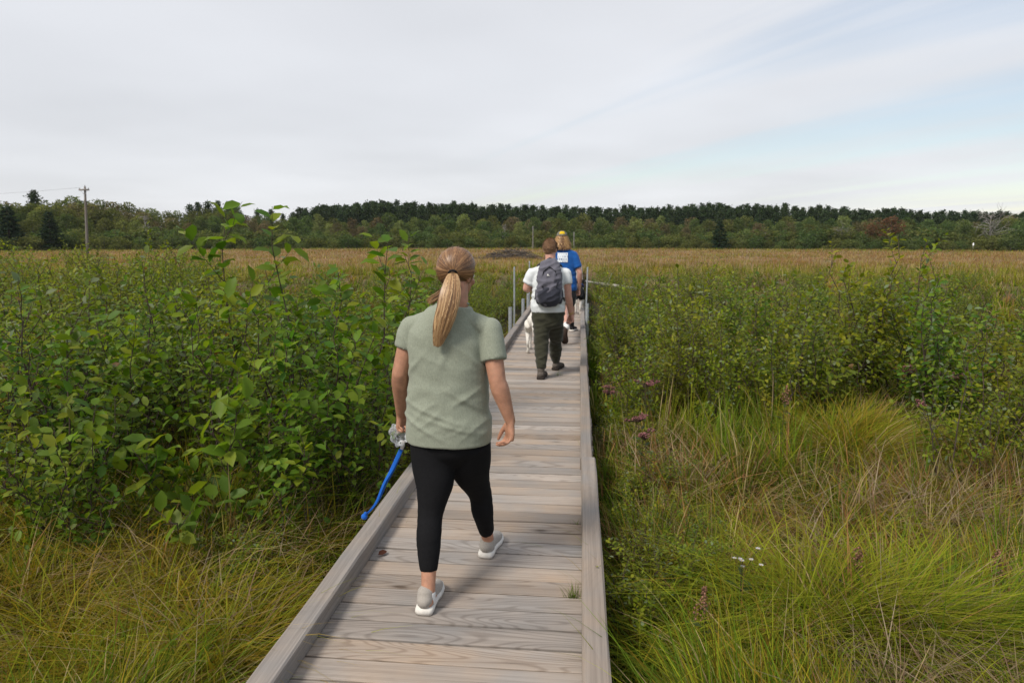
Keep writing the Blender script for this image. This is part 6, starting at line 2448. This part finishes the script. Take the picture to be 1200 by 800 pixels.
    pal = np.array([[0.44, 0.25, 0.10], [0.56, 0.35, 0.15], [0.30, 0.155, 0.065], [0.18, 0.095, 0.045]])
    mid_ = np.clip(np.abs(np.cos(a)) * 1.5 - 0.25 + rn.normal(0, 0.35, n), 0, 0.999)
    ribbons(hb, paths, rn.uniform(0.005, 0.010, n), pal[(3 - mid_ * 4).astype(int).clip(0, 3)], A(hc))
    hb.ell(A(hc) + A(up) * 0.005 - A(f) * 0.01, (0.082, 0.100, 0.092), Rq, 22, 14, (0.14, 0.075, 0.035))
    put(hb.build('hair', M['hair'], None), root)
    cb = MB()
    cc = A(hc) + A(up) * 0.045
    Vc, Qc, Cc = [], [], []
    nu, nv = 28, 9
    for j in range(nv + 1):
        th = (math.pi / 2) * j / nv
        for i in range(nu):
            ph = 2 * math.pi * i / nu
            loc = np.array([0.094 * math.cos(th * 0.98) * math.cos(ph), 0.113 * math.cos(th * 0.98) * math.sin(ph), 0.092 * math.sin(th) ** 0.85])
            Vc.append(loc @ Rm.T + cc)
            back = abs(math.atan2(loc[0], -loc[1])) < 0.42 and loc[2] > 0.026 and loc[2] < 0.080
            s = noise.noise(Vector(loc * 38))
            Cc.append((0.62, 0.42, 0.02) if back else ((0.20, 0.19, 0.155) if s > 0.02 else (0.115, 0.105, 0.085)))
    for j in range(nv):
        for i in range(nu):
            a0, a1 = j * nu + i, j * nu + (i + 1) % nu
            Qc.append([a0, a1, a1 + nu, a0 + nu])
    cb.add(Vc, None, Qc, np.array(Cc))
    cap_o = put(cb.build('cap', attr_mat('camouflage_cotton', 0.9, 0.1), None), root)
    vb = MB()
    pts_u = []
    for i in range(13):
        a_ = math.pi * i / 12
        pts_u.append(np.array([0.088 * math.cos(a_), 0.07 + 0.105 * math.sin(a_), -0.004 - 0.018 * math.sin(a_)]))
    base_ = [np.array([0.090 * math.cos(math.pi * i / 12), 0.108 * math.sin(math.pi * i / 12), 0.006]) for i in range(13)]
    Vv = np.array(base_ + pts_u + [p - np.array([0, 0, 0.004]) for p in base_] + [p - np.array([0, 0, 0.004]) for p in pts_u])
    Qv = [[i, i + 1, 14 + i, 13 + i] for i in range(12)] + [[26 + i, 39 + i, 40 + i, 27 + i] for i in range(12)] + [[13 + i, 14 + i, 40 + i, 39 + i] for i in range(12)]
    vb.add(Vv @ Rm.T + cc, None, Qv)
    vb.build('visor', cloth('olive_visor', (0.14, 0.13, 0.10)), cap_o)


capped()


# ------------------------------------------------------------------ dogs
def dog(name, loc, rz, s, label, mat, patch=None, phase=0.0, harness=None):
    """a medium dog walking along +Y, paws on z = 0; the coat has its colours in large patches"""
    root = empty(name, loc, rz)
    mb = MB()
    L = lambda x, y, z: V3(x, y, z) * s
    loft(mb, [tuple(L(0, -0.31, 0.475)) + (0.070 * s, 0.085 * s), tuple(L(0, -0.24, 0.47)) + (0.098 * s, 0.105 * s), tuple(L(0, -0.08, 0.465)) + (0.088 * s, 0.095 * s), tuple(L(0, 0.08, 0.445)) + (0.098 * s, 0.125 * s),
              tuple(L(0, 0.22, 0.445)) + (0.102 * s, 0.140 * s), tuple(L(0, 0.31, 0.47)) + (0.072 * s, 0.095 * s)], (1, 0, 0), 22, 22, 2, 0.7)
    loft(mb, [tuple(L(0, 0.25, 0.52)) + (0.070 * s, 0.085 * s), tuple(L(0, 0.36, 0.60)) + (0.058 * s, 0.066 * s), tuple(L(0, 0.43, 0.66)) + (0.058 * s, 0.060 * s)], (1, 0, 0), 18, 10, 2, 0.6)
    mb.ell(L(0, 0.47, 0.68), (0.066 * s, 0.075 * s, 0.060 * s), None, 18, 12)
    loft(mb, [tuple(L(0, 0.50, 0.67)) + (0.045 * s, 0.042 * s), tuple(L(0, 0.58, 0.645)) + (0.032 * s, 0.030 * s), tuple(L(0, 0.625, 0.635)) + (0.024 * s, 0.022 * s)], (1, 0, 0), 14, 8, 2, 0.7)
    for k in (-1, 1):
        loft(mb, [tuple(L(k * 0.055, 0.45, 0.72)) + (0.012 * s, 0.030 * s), tuple(L(k * 0.085, 0.46, 0.70)) + (0.011 * s, 0.032 * s), tuple(L(k * 0.100, 0.47, 0.64)) + (0.008 * s, 0.016 * s)], (1, 0, 0), 10, 8, 2, 0.6)
        ph = phase + (0 if k < 0 else math.pi)
        sw = 0.07 * math.sin(ph)
        # hind leg: hip, knee forward, hock back, shank, paw
        hip, knee, hock, paw = L(k * 0.075, -0.25, 0.43), L(k * 0.085, -0.17 + sw * 0.5, 0.30), L(k * 0.082, -0.31 + sw, 0.175), L(k * 0.080, -0.275 + sw, 0.035)
        loft(mb, [tuple(hip) + (0.060 * s, 0.088 * s), tuple(knee) + (0.044 * s, 0.055 * s), tuple(hock) + (0.022 * s, 0.027 * s), tuple(hock * 0.45 + paw * 0.55) + (0.019 * s, 0.020 * s), tuple(paw) + (0.020 * s, 0.022 * s)], (1, 0, 0), 14, 22, 2, 0.6)
        mb.ell(paw + L(0, 0.028, -0.012), (0.027 * s, 0.045 * s, 0.023 * s), None, 12, 8)
        # front leg: shoulder, elbow back, wrist, paw
        sh, el, wr, pw = L(k * 0.075, 0.22, 0.42), L(k * 0.080, 0.17, 0.29), L(k * 0.078, 0.20 - sw, 0.13), L(k * 0.078, 0.21 - sw * 1.1, 0.035)
        loft(mb, [tuple(sh) + (0.050 * s, 0.068 * s), tuple(el) + (0.034 * s, 0.038 * s), tuple(wr) + (0.022 * s, 0.023 * s), tuple(pw) + (0.020 * s, 0.021 * s)], (1, 0, 0), 14, 18, 2, 0.6)
        mb.ell(pw + L(0, 0.022, -0.012), (0.026 * s, 0.042 * s, 0.023 * s), None, 12, 8)
    loft(mb, [tuple(L(0, -0.34, 0.50)) + (0.026 * s, 0.026 * s), tuple(L(0.01, -0.44, 0.46)) + (0.026 * s, 0.028 * s), tuple(L(0.02, -0.50, 0.38)) + (0.022 * s, 0.026 * s), tuple(L(0.03, -0.51, 0.30)) + (0.010 * s, 0.010 * s)], (1, 0, 0), 12, 14, 2, 0.6)
    fur = lambda V, N: V + N * np.array([0.003 * noise.noise(Vector((p[0] * 60, p[1] * 30, p[2] * 30))) for p in V])[:, None]
    me = remeshed(mb, 0.008, 2, fur, None, None, 'body')
    n = len(me.vertices)
    co = np.empty(n * 3, np.float32)
    me.vertices.foreach_get('co', co)
    co = co.reshape(-1, 3)
    c = np.ones((n, 4), np.float32)
    c[:, :3] = mat
    if patch is not None:
        nz = np.array([noise.noise(Vector(p) * 5.0) for p in co])
        dark = (co[:, 2] > (0.33 + 0.10 * nz) * s) & ~((co[:, 1] > 0.53 * s)) & ~((co[:, 1] > 0.24 * s) & (co[:, 1] < 0.36 * s) & (co[:, 2] < 0.56 * s))
        c[dark, :3] = patch
    c[:, :3] *= np.random.default_rng(3).uniform(0.88, 1.08, (n, 1))
    at = me.color_attributes.new('col', 'FLOAT_COLOR', 'POINT')
    at.data.foreach_set('color', c.ravel())
    me.materials.append(M['fur'])
    link(bpy.data.objects.new('body', me), root)
    MB().ell(L(0, 0.645, 0.645), (0.016 * s, 0.012 * s, 0.012 * s), None, 10, 8).build('nose', M['band'], root)
    for k in (-1, 1):
        MB().ell(L(k * 0.034, 0.525, 0.700), (0.010 * s,) * 3, None, 10, 8).build('eye', M['band'], root)
    cb = MB()
    cp = L(0, 0.335, 0.585)
    ax = norm(V3(0, 0.8, 0.6))
    e1, e2 = V3(1, 0, 0), np.cross(ax, V3(1, 0, 0))
    cb.tube([cp + e1 * 0.066 * s * math.cos(a) + e2 * 0.075 * s * math.sin(a) for a in np.linspace(0, 2 * np.pi, 21)], [0.010 * s] * 21, 8, False)
    cb.build('collar', plain_mat('collar_nylon_' + name, harness or (0.02, 0.05, 0.2), 0.7), root)
    tag(root, label, 'dog', 'dogs walking along the boardwalk')


M['fur'] = attr_mat('dog_fur', 0.9, 0.15, 0.12, 60)
g = G(622.5, 415)
dog('white_dog', (g.x + 0.03, g.y + 0.30, 0.002), 0.0, 1.02, 'white dog walking ahead beside the backpacker\'s left leg', (0.66, 0.63, 0.58), None, 0.6, (0.3, 0.03, 0.03))
g = G(681, 369)
dog('spotted_dog', (g.x - 0.06, g.y + 0.25, 0.002), -0.12, 1.0, 'black and white dog ahead of the capped walker by the right kerb', (0.60, 0.56, 0.50), (0.012, 0.012, 0.013), 2.2)

# ------------------------------------------------------------------ thin summer haze
mb = MB().box((0, 120, 9.0), (900, 900, 23.0))
hm, nt, out = new_mat('haze_air')
pv = nd(nt, 'ShaderNodeVolumePrincipled', _Density=0.00012, _Anisotropy=0.2)
pv.inputs['Color'].default_value = (0.92, 0.95, 1.0, 1)
lk(nt, pv.outputs[0], out.inputs['Volume'])
hz_o = mb.build('haze', hm, None, False)
tag(hz_o, 'faint summer haze over the marsh', kind='stuff')
